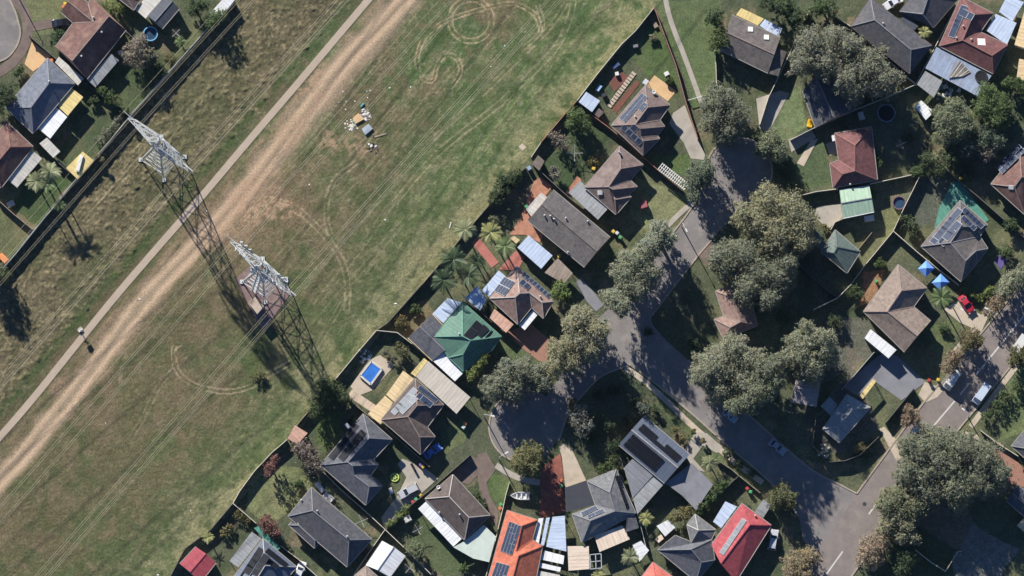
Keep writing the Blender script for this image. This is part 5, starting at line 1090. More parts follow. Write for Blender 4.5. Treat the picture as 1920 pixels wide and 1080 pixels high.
t('dark tree in shade at the left edge', [(10, 170, 20), (-5, 195, 16), (20, 185, 12)], 7, 'dark', name='broadleaf_tree')
t('dark tree at the bottom left corner of the left yards', [(5, 518, 16), (-8, 505, 14)], 6, 'dark', name='broadleaf_tree')
t('tall tree just outside the left edge casting the big shadow', [(-40, 480, 28), (-25, 500, 20)], 9, 'dark', name='broadleaf_tree')
t('thin shrub row on the fence beside the straw shed roof', [(182, 292, 6), (192, 300, 5)], 2.4, 'olive', name='shrub', cat='shrub', low=True)
t('tall dark tree in the deep shade at bottom right', [(1700, 1050, 22), (1690, 1070, 18)], 5, 'dark', name='broadleaf_tree')
t('shrub beside the pink brick wall of the grey-green house', [(1545, 424, 6), (1553, 430, 5)], 1.4, 'olive', name='shrub', cat='shrub', low=True)
t('green clump on the verge beside the yucca', [(1365, 850, 10), (1385, 872, 9), (1408, 888, 9)], 1.3, 'green', name='shrub', cat='shrub', low=True)
t('small shrubs along the street front of the metal house', [(1265, 805, 8), (1280, 822, 7), (1300, 808, 6), (1318, 826, 6)], 1.6, 'olive', name='shrub', cat='shrub', low=True)
# dark, low planting in the shaded corner garden
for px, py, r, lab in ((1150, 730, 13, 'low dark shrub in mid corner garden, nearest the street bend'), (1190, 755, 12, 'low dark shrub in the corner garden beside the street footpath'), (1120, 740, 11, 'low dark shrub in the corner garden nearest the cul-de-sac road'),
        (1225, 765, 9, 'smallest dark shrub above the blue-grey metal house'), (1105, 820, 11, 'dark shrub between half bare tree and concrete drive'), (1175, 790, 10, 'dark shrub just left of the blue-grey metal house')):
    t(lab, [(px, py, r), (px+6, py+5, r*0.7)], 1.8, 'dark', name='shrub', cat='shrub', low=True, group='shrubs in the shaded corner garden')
for px, py, r, lab in ((1470, 320, 14, 'middle dark shrub on the verge right of the turning head'), (1480, 345, 13, 'lowest dark shrub on the verge right of the turning head'), (1465, 300, 10, 'topmost and smallest dark shrub right of the turning head')):
    t(lab, [(px, py, r), (px+7, py+6, r*0.7)], 2.4, 'dark', name='shrub', cat='shrub', low=True, group='shrubs right of the turning head')
for px, py, r, h_, pal_, lab in (
    (1112, 300, 9, 1.5, 'olive', 'small garden shrub along the stepped house wall by the yellow tub'), (752, 602, 13, 1.6, 'olive', 'brownish garden shrub at the long dark fence behind the teal house'), (778, 578, 10, 1.5, 'green', 'green garden shrub at the long dark fence behind the teal house'),
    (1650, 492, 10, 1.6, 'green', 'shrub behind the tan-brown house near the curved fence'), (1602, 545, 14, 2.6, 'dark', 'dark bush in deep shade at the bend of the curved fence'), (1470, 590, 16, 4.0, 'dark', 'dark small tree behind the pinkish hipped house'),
    (560, 905, 9, 1.5, 'dark', 'dark shrub at the foot of the bare branching tree'), (640, 1000, 8, 1.3, 'olive', 'small shrub between the long grey house and pale fence'), (700, 1052, 8, 1.4, 'green', 'small shrub behind the white and grey gabled shed'),
    (870, 1062, 9, 1.4, 'green', 'small shrub on the lawn below the pale patio roof'), (1250, 1030, 12, 2.0, 'dark', 'dark shrub in shade left of the slate roofed house'), (1398, 950, 9, 1.6, 'dark', 'dark shrub between red lidded bin and crimson roof'),
    (1612, 838, 12, 1.8, 'olive', 'brown-green shrub inside the angular fence corner'), (1770, 612, 9, 1.4, 'green', 'low shrub on the lawn beside the tan driveway'), (1885, 470, 14, 2.6, 'dark', 'dark bush beside the purple mat'),
    (318, 108, 10, 2.0, 'olive', 'shrub at the corridor fence below the low palm'), (300, 130, 12, 2.4, 'dark', 'dark shrub at the corridor fence beside the half leafless tree'), (175, 185, 9, 1.6, 'dark', 'dark shrub between the two awnings of the top left houses'),
    (1225, 70, 7, 1.0, 'gumgreen', 'low pale shrub near the top of the triangular yard'), (1255, 150, 7, 1.1, 'green', 'low shrub at the red-brown lane fence by the tan patio'), (1565, 600, 13, 2.6, 'dark', 'dark bush below the fence junction in deep shade'),
    (1640, 300, 14, 2.4, 'dark', 'dark bush right of the maroon house'), (1700, 255, 12, 2.0, 'dark', 'dark shrub in the shaded yard below the trampoline'), (1720, 320, 12, 2.2, 'green', 'green shrub at the kink of the shaded yard fence'),
    (1815, 320, 12, 2.4, 'dark', 'dark bush at the end of the teal turf'), (1895, 420, 13, 2.6, 'dark', 'dark bush below the right edge solar house'), (1405, 610, 10, 1.6, 'olive', 'low shrub right of the pinkish hipped house'),
    (1215, 620, 8, 1.2, 'green', 'low green shrub inside the street bend'), (1300, 640, 9, 1.4, 'dark', 'low dark shrub on the shaded lawn left of the pinkish house'), (660, 790, 9, 1.6, 'dark', 'dark shrub above the charcoal solar house'),
    (1035, 985, 6, 1.2, 'green', 'small shrub behind the boat near the red drive'), (1175, 905, 5, 1.3, 'green', 'small shrub in the gap between the two grey houses'), (1300, 905, 7, 1.2, 'olive', 'small shrub at the carport edge of the metal house')):
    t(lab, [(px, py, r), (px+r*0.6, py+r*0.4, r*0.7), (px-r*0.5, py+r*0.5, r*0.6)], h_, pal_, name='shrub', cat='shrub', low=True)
# ---------------------------------------------------------------- palms
def frond_mesh(L_, droop, col, wd):
    m = MB(); N = 9; pts = []
    for i in range(N+1): s = i/N; pts.append(Vector((L_*s*(1-0.12*s), 0, 0.55*L_*s*0.55-droop*L_*s*s)))
    for i in range(N): m.bar(pts[i], pts[i+1], 0.05*(1-0.7*i/N)+0.015)
    for i in range(1, N+1):
        for q in range(2):
            c = pts[i-1].lerp(pts[i], 0.5+0.5*q); s = (i-0.5+0.5*q)/N; l = wd*0.75*math.sin(math.pi*min(0.97, 0.12+0.86*s))+0.06
            for sd in (1, -1):
                t_ = c+Vector((l*0.55, sd*l, -0.28*l)); m.add([c-Vector((0.035, 0, 0)), c+Vector((0.045, 0, 0)), t_, t_-Vector((0.02, 0, 0))], 0)
    return m.mesh('frond', mk('frond '+col, {'g': (96, 112, 66), 'd': (66, 84, 52), 'y': (150, 150, 92), 'p': (130, 134, 96)}[col], rough=0.5, spec=0.4))
FR = {c: [frond_mesh(l, d, c, 0.62) for l, d in ((2.5, 0.42), (2.2, 0.62), (2.0, 0.28))] for c in 'gdyp'}
def palm(label, px, py, h, rpx, col='g', n=16, name='palm_tree', cat='palm', heads=None):
    c = P(px, py, h); e = thing(name, label, cat, (c.x, c.y, 0)); sc = rpx*S/2.2
    m = MB(); m.tube([(0, 0, -0.1), (0.06, 0.03, h*0.5), (0, 0, h)], [0.2, 0.14, 0.13], 8); m.obj('trunk', M_barkdark, e, (0, 0, 0))
    for k in range(n):
        f = inst('frond', FR[col][k % 3], e, (0, 0, h), k*2*math.pi/n+rng.uniform(-0.15, 0.15), (sc, sc, sc)); f.rotation_euler[1] = rng.uniform(-0.35, 0.25)
    return e
palm('left palm of the three beside the white ribbed awning', 68, 340, 7.5, 22, 'p'); palm('upper palm of the three beside the white ribbed awning', 94, 322, 8, 22, 'p'); palm('lower palm of the three beside the white ribbed awning', 88, 345, 7, 18, 'g')
palm('palm standing on the corridor fence at far left', 111, 384, 5.5, 14, 'g'); palm('low palm beside the clothes line at the top left', 338, 78, 2.5, 13, 'g')
palm('palm over the fence above the pink patio, leftmost pale one', 872, 430, 6, 24, 'p'); palm('palm beside the round clipped shrub', 920, 436, 5, 24, 'y'); palm('palm right of the pink patio strip', 946, 462, 5.5, 22, 'g')
palm('dark palm at the corridor fence, middle of the row', 850, 487, 6, 30, 'd'); palm('dark palm above the teal roofed house', 832, 525, 6, 28, 'd'); palm('dark palm right beside the pale blue carport', 878, 515, 5, 26, 'd'); palm('dark palm behind the pink-brown solar house', 893, 490, 4, 18, 'd')
palm('palm in front of the tan-brown house', 1765, 558, 6, 24, 'g'); palm('yellow-green yucca beside the grey metal lean-to', 1210, 972, 2.2, 17, 'y'); palm('spiky palm in the yard below the beige patio roof', 1182, 1045, 2.6, 20, 'p')
palm('spiky yucca at the metal house street front', 1330, 868, 2.4, 18, 'p'); palm('second spiky yucca nearer the low street fence', 1342, 860, 2.0, 12, 'g', 12); palm('small palm beside the crimson shed path', 390, 1008, 2.2, 13, 'y', 12); palm('palm at the bottom edge below the beige roof', 1122, 1078, 2.2, 14, 'y', 12)
palm('bright palm beside the long charcoal house annex', 1734, 60, 3, 14, 'y', 14); palm('palm at the kinked fence below the shaded yard', 1751, 295, 3, 12, 'p', 12)
# ---------------------------------------------------------------- vehicles
def car(label, px, py, ang, rgb, L_=4.5, W_=1.8, kind='sedan', name='parked_car', cat='car', z=0.03):
    """ang: heading of the bonnet in photo pixels (degrees, 0 right, 90 down)"""
    c = P(px, py, 0.6); e = thing(name, label, cat, (c.x, c.y, z), rz=-R_(ang)); bm_ = paint('car paint %d %d %d' % rgb, rgb)
    if kind == 'van': prof = [(-.5, .45, .9), (-.5, 1.05, .94), (-.49, 1.9, .9), (.20, 1.98, .9), (.30, 1.95, .88), (.42, 1.15, .9), (.49, .95, .86), (.5, .45, .84)]; gl = (3, 5)
    elif kind == 'wagon': prof = [(-.5, .4, .88), (-.495, .9, .92), (-.43, 1.58, .76), (-.3, 1.66, .76), (.05, 1.64, .76), (.22, 1.05, .9), (.45, .92, .86), (.5, .4, .8)]; gl = (4, 5)
    else: prof = [(-.5, .4, .84), (-.49, .85, .88), (-.36, .98, .9), (-.24, 1.42, .72), (.02, 1.44, .72), (.20, .98, .9), (.44, .82, .86), (.5, .4, .8)]; gl = (4, 5)
    m = MB(); pr = [(x*L_, z_, w_*W_/2/0.9) for x, z_, w_ in prof]
    belt = 0.95 if kind != 'van' else 1.1
    # cross sections from tail to nose: sill, belt, roof edge
    secs = []
    for x, z_, hw in pr:
        zb = min(z_, belt); secs.append([(x, -hw*0.96 if z_ > belt else -hw, 0.25), (x, -W_/2 if z_ >= belt else -hw, zb*0.72), (x, -W_/2*0.97 if z_ > belt else -hw*0.96, zb), (x, -hw*0.9, z_), (x, hw*0.9, z_), (x, W_/2*0.97 if z_ > belt else hw*0.96, zb), (x, W_/2 if z_ >= belt else hw, zb*0.72), (x, hw*0.96 if z_ > belt else hw, 0.25)])
    for a, b in zip(secs[:-1], secs[1:]):
        for i in range(7): m.add([a[i], a[i+1], b[i+1], b[i]], 0)
    m.add(secs[0], 0); m.add(secs[-1][::-1], 0); body = m.obj('body', bm_, e, (0, 0, 0))
    def quad(a, b, name_, s=0.86, up=0.012):
        q = [Vector(a[3]), Vector(a[4]), Vector(b[4]), Vector(b[3])]; c_ = sum(q, Vector())/4; n_ = (q[1]-q[0]).cross(q[3]-q[0]).normalized()
        if n_.z < 0: n_ = -n_
        g_ = MB(); g_.add([c_+(p-c_)*s+n_*up for p in q]); g_.obj(name_, M_pane, e, (0, 0, 0))
    quad(secs[gl[0]], secs[gl[1]], 'windscreen')
    quad(secs[1] if kind != 'sedan' else secs[2], secs[2] if kind != 'sedan' else secs[3], 'rear_window')
    i0, i1 = (3, 4) if kind == 'sedan' else ((2, 4) if kind == 'wagon' else (2, 3))
    for sd in (0, 1):
        ia, ib = (2, 3) if sd == 0 else (5, 4); q = [Vector(secs[i0][ia]), Vector(secs[i1][ia]), Vector(secs[i1][ib]), Vector(secs[i0][ib])]; c_ = sum(q, Vector())/4
        g_ = MB(); o_ = Vector((0, -0.015 if sd == 0 else 0.015, 0.008)); g_.add([c_+(p-c_)*0.86+o_ for p in q]); g_.obj('side_window', M_pane, e, (0, 0, 0))
    wm = MB(); wm.tube([(0, -0.1, 0), (0, 0.1, 0)], 0.32, 14); wme = wm.mesh('wheel', M_black); rm = MB(); rm.tube([(0, -0.11, 0), (0, 0.11, 0)], 0.19, 10); rme = rm.mesh('rim', M_frame)
    for sx in (-0.31, 0.32):
        for sy in (-1, 1): wo_ = inst('wheel', wme, e, (sx*L_, sy*(W_/2-0.08), 0.31)); inst('rim', rme, wo_, (0, 0, 0))
    for sy in (-1, 1):
        g_ = MB(); g_.box((L_*0.485, sy*W_*0.36, 0.68), (0.14, 0.32, 0.14)); g_.obj('headlight', M_whitep, e, (0, 0, 0))
        g_ = MB(); g_.box((-L_*0.495, sy*W_*0.37, 0.78), (0.06, 0.28, 0.16)); g_.obj('tail_light', mk('tail light', (150, 30, 30), rough=0.3), e, (0, 0, 0))
        g_ = MB(); g_.box((L_*0.13, sy*(W_/2+0.08), 1.0), (0.12, 0.2, 0.14)); g_.obj('mirror', bm_, e, (0, 0, 0))
    return e
car('silver station wagon on the charcoal house driveway', 766, 921, 153, (176, 178, 180), 4.7, 1.85, 'wagon')
car('dark car parked on the L-shaped house drive', 116, 43, -8, (36, 36, 42), 4.4, 1.8)
car('red sedan parked on the tan driveway by the palm', 1812, 570, 55, (176, 48, 62), 4.3, 1.8)
car('white van parked at the left kerb of the right street', 1785, 713, 125, (206, 206, 200), 4.6, 1.9, 'van', 'parked_van', 'van')
car('pale blue-white van parked on the right kerb in shade', 1840, 739, 125, (184, 194, 208), 4.9, 1.9, 'van', 'parked_van', 'van')
car('white van half hidden by a tree at the right edge', 1910, 648, 125, (206, 204, 198), 5.0, 2.0, 'van', 'parked_van', 'van')
car('silver car with dark glass parked beside the crimson house', 1450, 1012, -80, (176, 178, 184), 4.5, 1.8, 'wagon')
car('white car at the top edge between the charcoal houses', 1674, 5, 150, (206, 208, 210), 4.4, 1.8)
car('white car at the bottom edge right of the slate solar house', 562, 1071, -70, (206, 206, 206), 4.4, 1.8)
car('blue car beside the dark brown pool house', 811, 846, -35, (66, 104, 176), 4.3, 1.8)
car('silver car in tree shade on the street bend', 1458, 838, 40, (150, 154, 162), 4.2, 1.8)
car('pale car parked in shade beside the gum at lower middle', 1369, 779, 40, (158, 172, 190), 3.6, 1.7)
# boat on its trailer
def boat(label, px, py, ang):
    c = P(px, py, 0.5); e = thing('dinghy', label, 'boat', (c.x, c.y, 0.05), rz=-R_(ang)); m = MB(); N = 9; out = []; inn = []
    for i in range(N+1):
        s = i/N; x = -2.1+4.2*s; hw = 0.85*(1-max(0, (s-0.45)/0.55)**2.2); out.append((x, hw)); inn.append((x*0.94, max(0, hw-0.12)))
    for sd in (1, -1):
        for i in range(N):
            (x0, w0), (x1, w1), (a0, b0), (a1, b1) = out[i], out[i+1], inn[i], inn[i+1]
            m.add([(x0, sd*w0, 0.95), (x1, sd*w1, 0.95), (x1, sd*w1*0.55, 0.4), (x0, sd*w0*0.55, 0.4)]); m.add([(x0, sd*w0, 0.95), (x1, sd*w1, 0.95), (a1, sd*b1, 0.96), (a0, sd*b0, 0.96)])
            m.add([(a0, sd*b0, 0.96), (a1, sd*b1, 0.96), (a1, sd*b1*0.8, 0.55), (a0, sd*b0*0.8, 0.55)]); m.add([(a0, 0, 0.55), (a1, 0, 0.55), (a1, sd*b1*0.8, 0.55), (a0, sd*b0*0.8, 0.55)])
    m.add([(-2.1, -0.85, 0.95), (-2.1, 0.85, 0.95), (-2.1, 0.47, 0.4), (-2.1, -0.47, 0.4)]); m.obj('hull', M_whitep, e, (0, 0, 0))
    for x in (-1.3, -0.3, 0.7): m = MB(); m.box((x, 0, 0.84), (0.28, 1.35, 0.06)); m.obj('seat', M_whitep, e, (0, 0, 0))
    m = MB(); m.box((-2.3, 0, 0.95), (0.35, 0.3, 0.6)); m.obj('outboard_motor', M_black, e, (0, 0, 0))
    m = MB(); m.bar((-1.8, 0.5, 0.35), (2.0, 0.1, 0.35), 0.08); m.bar((-1.8, -0.5, 0.35), (2.0, -0.1, 0.35), 0.08); m.bar((2.0, 0, 0.35), (2.9, 0, 0.35), 0.08); m.obj('trailer_frame', M_galv, e, (0, 0, 0))
    for s in (1, -1): m = MB(); m.tube([(-0.6, s*0.75-0.08, 0.26), (-0.6, s*0.75+0.08, 0.26)], 0.26, 12); m.obj('wheel', M_black, e, (0, 0, 0))
boat('white open dinghy on a trailer in front of the orange house', 975, 930, 2+180)
# wheelie bins
BIN = {}
def bin_(label, px, py, lid, rz=0.4, group=None):
    c = P(px, py, 0.9); e = thing('wheelie_bin', label, 'bin', (c.x, c.y, 0.03), group, rz)
    if 'b' not in BIN:
        m = MB(); b, t_ = 0.2, 0.29
        q0 = [(-b, -b, .05), (b, -b, .05), (b, b, .05), (-b, b, .05)]; q1 = [(-t_, -t_, 1.0), (t_, -t_, 1.0), (t_, t_, 1.0), (-t_, t_, 1.0)]
        for i in range(4): m.add([q0[i], q0[(i+1) % 4], q1[(i+1) % 4], q1[i]])
        m.add(q0[::-1]); m.add(q1); m.bar((-0.25, -0.36, 0.95), (0.25, -0.36, 0.95), 0.05); BIN['b'] = m.mesh('bin_body', mk('bin green', (44, 62, 54)))
        m = MB(); m.tube([(-0.3, 0, 0), (-0.22, 0, 0)], 0.11, 10); m.tube([(0.22, 0, 0), (0.3, 0, 0)], 0.11, 10); BIN['w'] = m.mesh('wheel', M_black)
    if lid not in BIN:
        m = MB(); m.box((0, 0, 1.04), (0.68, 0.7, 0.07)); m.box((0, 0.02, 1.09), (0.5, 0.5, 0.05)); BIN[lid] = m.mesh('lid', mk('bin lid %d %d %d' % lid, lid, rough=0.5, var=0.05))
    inst('bin_body', BIN['b'], e, (0, 0, 0)); inst('lid', BIN[lid], e, (0, 0, 0)); inst('wheel', BIN['w'], e, (0, -0.22, 0.11))
RED, YEL, GRN, ORA, PUR = (176, 74, 68), (208, 176, 78), (92, 160, 108), (204, 122, 82), (140, 104, 162)
for lab, x, y, l in (('red lidded bin behind the silver wagon', 774, 941, RED), ('green lidded bin behind the silver wagon', 780, 936, GRN), ('yellow lidded bin behind the silver wagon', 788, 928, YEL), ('purple lidded bin at the end of the timber fence', 789, 871, PUR), ('yellow lidded bin at the end of the timber fence', 793, 875, YEL),
    ('orange lidded bin on the corner of the L-shaped house', 119, 12, ORA), ('yellow lidded bin on the corner of the L-shaped house', 122, 7, YEL), ('orange lidded bin beside the slate house corner', 97, 113, ORA),
    ('yellow lidded bin at the long dark grey house side', 1150, 434, YEL), ('white lidded bin at the long dark grey house side', 1157, 437, (200, 204, 206)), ('green lidded bin at the long dark grey house side', 1163, 445, GRN), ('green lidded bin on the brick paving', 987, 387, GRN), ('yellow lidded bin between the blue shed and carport', 1048, 480, YEL),
    ('red lidded bin at the grey concrete yard gate', 1742, 713, RED), ('yellow lidded bin at the grey concrete yard gate', 1759, 712, YEL), ('orange lidded bin beside the gravel drive', 938, 953, ORA), ('green lidded bin beside the gravel drive', 939, 946, GRN), ('orange lidded bin on the red drive', 1051, 901, ORA), ('green lidded bin on the red drive', 1052, 911, GRN),
    ('red lidded bin in the shaded yard below the yucca fence', 1401, 916, RED), ('green lidded bin in the shaded yard below the yucca fence', 1407, 922, GRN), ('orange lidded bin beside the pool house front', 872, 794, ORA), ('pale lidded bin beside the pool house front', 869, 801, (190, 210, 200)),
    ('yellow lidded bin at the teal turf fence', 1802, 334, YEL), ('green lidded bin by the tan-brown house', 1643, 527, GRN), ('yellow tub beside the pale-awning stepped house', 1113, 316, YEL)):
    bin_(lab, x, y, l, rng.uniform(0, 1.5))
# ---------------------------------------------------------------- pools, trampolines, clothes lines
def pool_round(label, px, py, r, rim, inner, z=1.0, name='round_pool', cat='pool'):
    c = P(px, py, z); e = thing(name, label, cat, (c.x, c.y, 0)); R = r*S
    m = MB(); m.ring((0, 0, 0), R-0.22, R, 0.02, z, 32); m.obj('rim', rim, e, (0, 0, 0))
    m = MB(); m.disc((0, 0, z-0.35 if name == 'round_pool' else z-0.08), R-0.2, 32); m.obj('water' if name == 'round_pool' else 'mat', inner, e, (0, 0, 0))
    if name == 'trampoline':
        for k in range(6): a = k*math.pi/3; m = MB(); m.tube([(R*math.cos(a), R*math.sin(a), 0), (R*math.cos(a), R*math.sin(a), z+1.6)], 0.03, 6); m.obj('pole', M_galv, e, (0, 0, 0))
    return e
M_water = mk('pool water', (50, 70, 92), rough=0.08, spec=0.5, var=0.1); M_bluerim = mk('pool blue', (120, 176, 206), rough=0.4)
pool_round('round pool with light blue rim beside the grey garage', 282, 63, 14, M_bluerim, M_water)
pool_round('dark round trampoline in the shaded yard', 1662, 212, 17, mk('trampoline rim', (110, 124, 140)), M_black, 0.8, 'trampoline', 'trampoline')
pool_round('round purple-rimmed tub on the lawn by the curved fence', 1686, 380, 13, mk('tub rim', (116, 92, 100)), M_water, 0.8)
pool_round('round black collector lying on the metal patio roof', 1838, 147, 12, M_darkgrey_p, M_black, 0.2, 'roof_collector', 'pool heater').location[2] = 2.55
def rect_pool():
    q = [(696, 677), (716, 692), (695, 721), (675, 704)]; c = P(695, 698, 0); e = thing('swimming_pool', 'rectangular blue covered swimming pool beside the corridor fence', 'pool', (c.x, c.y, 0))
    W = [P(x, y, 0.5) for x, y in q]; m = MB(); m.add(W[::-1] if (W[1]-W[0]).cross(W[2]-W[0]).z < 0 else W); cv = m.obj('pool_cover', mk('pool cover blue', (58, 116, 196), rough=0.35, var=0.18, scale=0.7, bump=0.3), e)
    for a, b in zip(W, W[1:]+W[:1]): m = MB(); m.bar(a+Vector((0, 0, -0.17)), b+Vector((0, 0, -0.17)), 0.42, t2=0.5); m.obj('coping', mk('pool coping', (196, 190, 180)), e)
rect_pool()
def hoist(label, px, py, r=10, rz=0.3):
    c = P(px, py, 2.0); e = thing('clothes_line', label, 'clothes line', (c.x, c.y, 0), None, rz); R = r*S
    m = MB(); m.tube([(0, 0, 0), (0, 0, 2.1)], 0.04, 6); m.obj('pole', M_galv, e, (0, 0, 0))
    for k in range(4): a = k*math.pi/2; m = MB(); m.bar((0, 0, 1.9), (R*math.cos(a), R*math.sin(a), 2.15), 0.07); m.obj('arm', M_galv, e, (0, 0, 0))
    m = MB()
    for f in (0.5, 0.75, 1.0):
        p = [(f*R*math.cos(k*math.pi/2), f*R*math.sin(k*math.pi/2), 1.9+0.25*f) for k in range(5)]
        for a, b in zip(p[:-1], p[1:]): m.bar(a, b, 0.015)
    m.obj('wire', M_wire, e, (0, 0, 0))
hoist('rotary clothes line on the lawn beside the stepped-hip house', 1077, 287, 16, 0.0); hoist('rotary clothes line beside the long dark grey house', 678, 977, 13, 0.4); hoist('rotary clothes line in the verandah house garden', 783, 993, 11, 0.5); hoist('rotary clothes line near the top left palm', 330, 62, 10, 0.8)
hoist('rotary clothes line below the white gabled shed', 768, 1065, 12, 0.9); hoist('rotary clothes line in the shaded yard at upper right', 1690, 270, 10, 0.4)
# ---------------------------------------------------------------- street furniture
def pole(label, px, py, h=5.6, arm=None, name='street_lamp', cat='street lamp'):
    c = P(px, py, 0); e = thing(name, label, cat, (c.x, c.y, 0)); m = MB(); m.tube([(0, 0, 0), (0, 0, h)], [0.13, 0.09], 8); m.obj('pole', M_galv if arm else M_ftimber, e, (0, 0, 0))
    if arm:
        a = Vector((arm[0], -arm[1], 0)).normalized(); m = MB(); m.tube([(0, 0, h-0.1), a*0.5+Vector((0, 0, h+0.35)), a*1.5+Vector((0, 0, h+0.5))], 0.05, 6); m.obj('arm', M_galv, e, (0, 0, 0))
        q = a*1.8+Vector((0, 0, h+0.48)); m = MB(); m.box(q, (0.75, 0.3, 0.16), math.atan2(a.y, a.x)); m.obj('lamp_head', M_whitep, e, (0, 0, 0))
    else: m = MB(); m.bar((-0.7, 0.3, h-0.4), (0.7, -0.3, h-0.4), 0.1); m.obj('cross_arm', M_ftimber, e, (0, 0, 0))
pole('street lamp beside the tan driveway of the red car', 1859, 592, 5.8, (-1, -0.5)); pole('street lamp on the upper street verge below the turning head', 1278, 425, 5.6, (0.5, 1)); pole('street lamp at the lower cul-de-sac kerb by the boat', 936, 862, 5.4, (1, -0.6))
pole('street lamp at the top left turning circle', 36, -2, 5.2, (-1, 0.4)); pole('street lamp on the right kerb below the parked vans', 1815, 782, 5.2, (-0.8, -0.6)); pole('street lamp beside the palm driveway', 1787, 577, 5.4, (0.8, 0.6)); pole('street lamp at the left of the lower cul-de-sac', 908, 782, 5.0, (1, 0.2))
c = P(152, 622, 0); e = thing('path_sign', 'post with pale board standing on the footpath edge', 'sign', (c.x, c.y, 0)); m = MB(); m.bar((0, 0, 0), (0, 0, 2.6), 0.14); m.obj('post', M_ftimber, e, (0, 0, 0))
m = MB(); m.box((0, 0.1, 2.1), (1.1, 0.5, 0.5), 0.7); m.obj('sign_board', M_offwhite, e, (0, 0, 0)); m = MB(); m.box((-0.25, 0.5, 0.25), (1.0, 0.7, 0.5), 0.7); m.obj('concrete_base', M_conc, e, (0, 0, 0)); m = MB(); m.bar((-0.55, 0.3, 1.3), (0.5, -0.1, 1.3), 0.12); m.obj('rail', M_ftimber, e, (0, 0, 0))
c = P(1305, 185, 0); e = thing('lane_barrier', 'pale rail barrier across the end of the lane path', 'barrier', (c.x, c.y, 0)); A, B = P(1290, 189, 0)-c, P(1321, 180, 0)-c
m = MB(); m.bar(A+Vector((0, 0, 1)), B+Vector((0, 0, 1)), 0.12); m.obj('rail', M_whitep, e, (0, 0, 0))
for q in (A, (A+B)/2, B): m = MB(); m.bar(q, q+Vector((0, 0, 0.98)), 0.1); m.obj('post', M_whitep, e, (0, 0, 0))
# white lattice along the red-brown fence
c = P(1236, 316, 0); e = thing('lattice_pergola', 'white lattice pergola along the red-brown side fence', 'lattice', (c.x, c.y, 0)); A, B = P(1238, 312, 2.2), P(1287, 350, 2.2); d = (B-A).normalized(); s_ = Vector((d.y, -d.x, 0))
for k in range(3): m = MB(); m.bar(A+s_*0.75*(k-1), B+s_*0.75*(k-1), 0.14); m.obj('rail', M_whitep, e)
for k in range(15): q = A.lerp(B, k/14)+Vector((0, 0, 0.10)); m = MB(); m.bar(q-s_*0.95, q+s_*0.95, 0.16, t2=0.06); m.obj('slat', M_whitep, e)
for q in (A, A.lerp(B, 0.5), B): m = MB(); m.bar((q.x, q.y, 0), (q.x, q.y, 2.12), 0.1); m.obj('post', M_whitep, e)
# stepping stones
c = P(1168, 170, 0); e = thing('stepping_stones', 'row of pale stepping stones beside the timber decks', 'stepping stones', (c.x, c.y, 0)); A, B = P(1143, 198, 0.05), P(1188, 138, 0.05); d = (B-A).normalized(); s_ = Vector((d.y, -d.x, 0)); pm = MB(); pm.box((0, 0, 0.07), (0.55, 1.05, 0.1)); pme = pm.mesh('paver', M_conc2)
for k in range(13): q = A.lerp(B, k/12); inst('paver', pme, e, q-Vector((c.x, c.y, 0)), math.atan2(d.y, d.x)+rng.uniform(-.08, .08))
# blue gazebos
def gazebo(label, pts, rgb):
    c = P(*[sum(p[i] for p in pts)/4 for i in (0, 1)], 2.1); e = thing('gazebo', label, 'gazebo', (c.x, c.y, 0)); W = [P(x, y, 2.1) for x, y in pts]; ap = Vector((c.x, c.y, 2.9)); m = MB()
    for a, b in zip(W, W[1:]+W[:1]): m.add([a, b, ap]); m.add([a, b, b-Vector((0, 0, 0.25)), a-Vector((0, 0, 0.25))])
    m.obj('canopy', mk('gazebo blue', rgb, rough=0.7, var=0.1), e)
    for p in W: m = MB(); m.bar((p.x, p.y, 0), (p.x, p.y, 2.05), 0.06); m.obj('leg', M_galv, e)
gazebo('upper blue pyramid gazebo beside the pale fence', [(1721, 504), (1737, 488), (1752, 503), (1736, 519)], (104, 148, 212)); gazebo('lower blue pyramid gazebo beside the tan-brown house', [(1747, 530), (1764, 513), (1780, 529), (1763, 545)], (104, 148, 212))
# black steel pergola frame
c = P(1116, 1053, 0); e = thing('steel_pergola', 'open black steel pergola frame beside the beige roof', 'pergola', (c.x, c.y, 0)); Q = [P(x, y, 2.4) for x, y in ((1106, 1040), (1127, 1038), (1128, 1065), (1107, 1067))]
for a, b in list(zip(Q, Q[1:]+Q[:1]))+[((Q[0]+Q[1])/2, (Q[3]+Q[2])/2) if False else (Q[0].lerp(Q[1], 0.5), Q[3].lerp(Q[2], 0.5)), (Q[0].lerp(Q[3], 0.5), Q[1].lerp(Q[2], 0.5))]: m = MB(); m.bar(a, b, 0.16); m.obj('beam', M_frame, e)
for p in Q: m = MB(); m.bar((p.x, p.y, 0), (p.x, p.y, 2.3), 0.12); m.obj('post', M_frame, e)
m = MB(); c = P(1621, 945, 0.05); m.ring((c.x, c.y, 0), 0.32, 0.42, 0.03, 0.055, 18); m.disc((c.x, c.y, 0.05), 0.32, 18); m.root('manhole_cover', M_darkgrey_p, 'dark round manhole cover on the street near the junction', 'manhole cover')
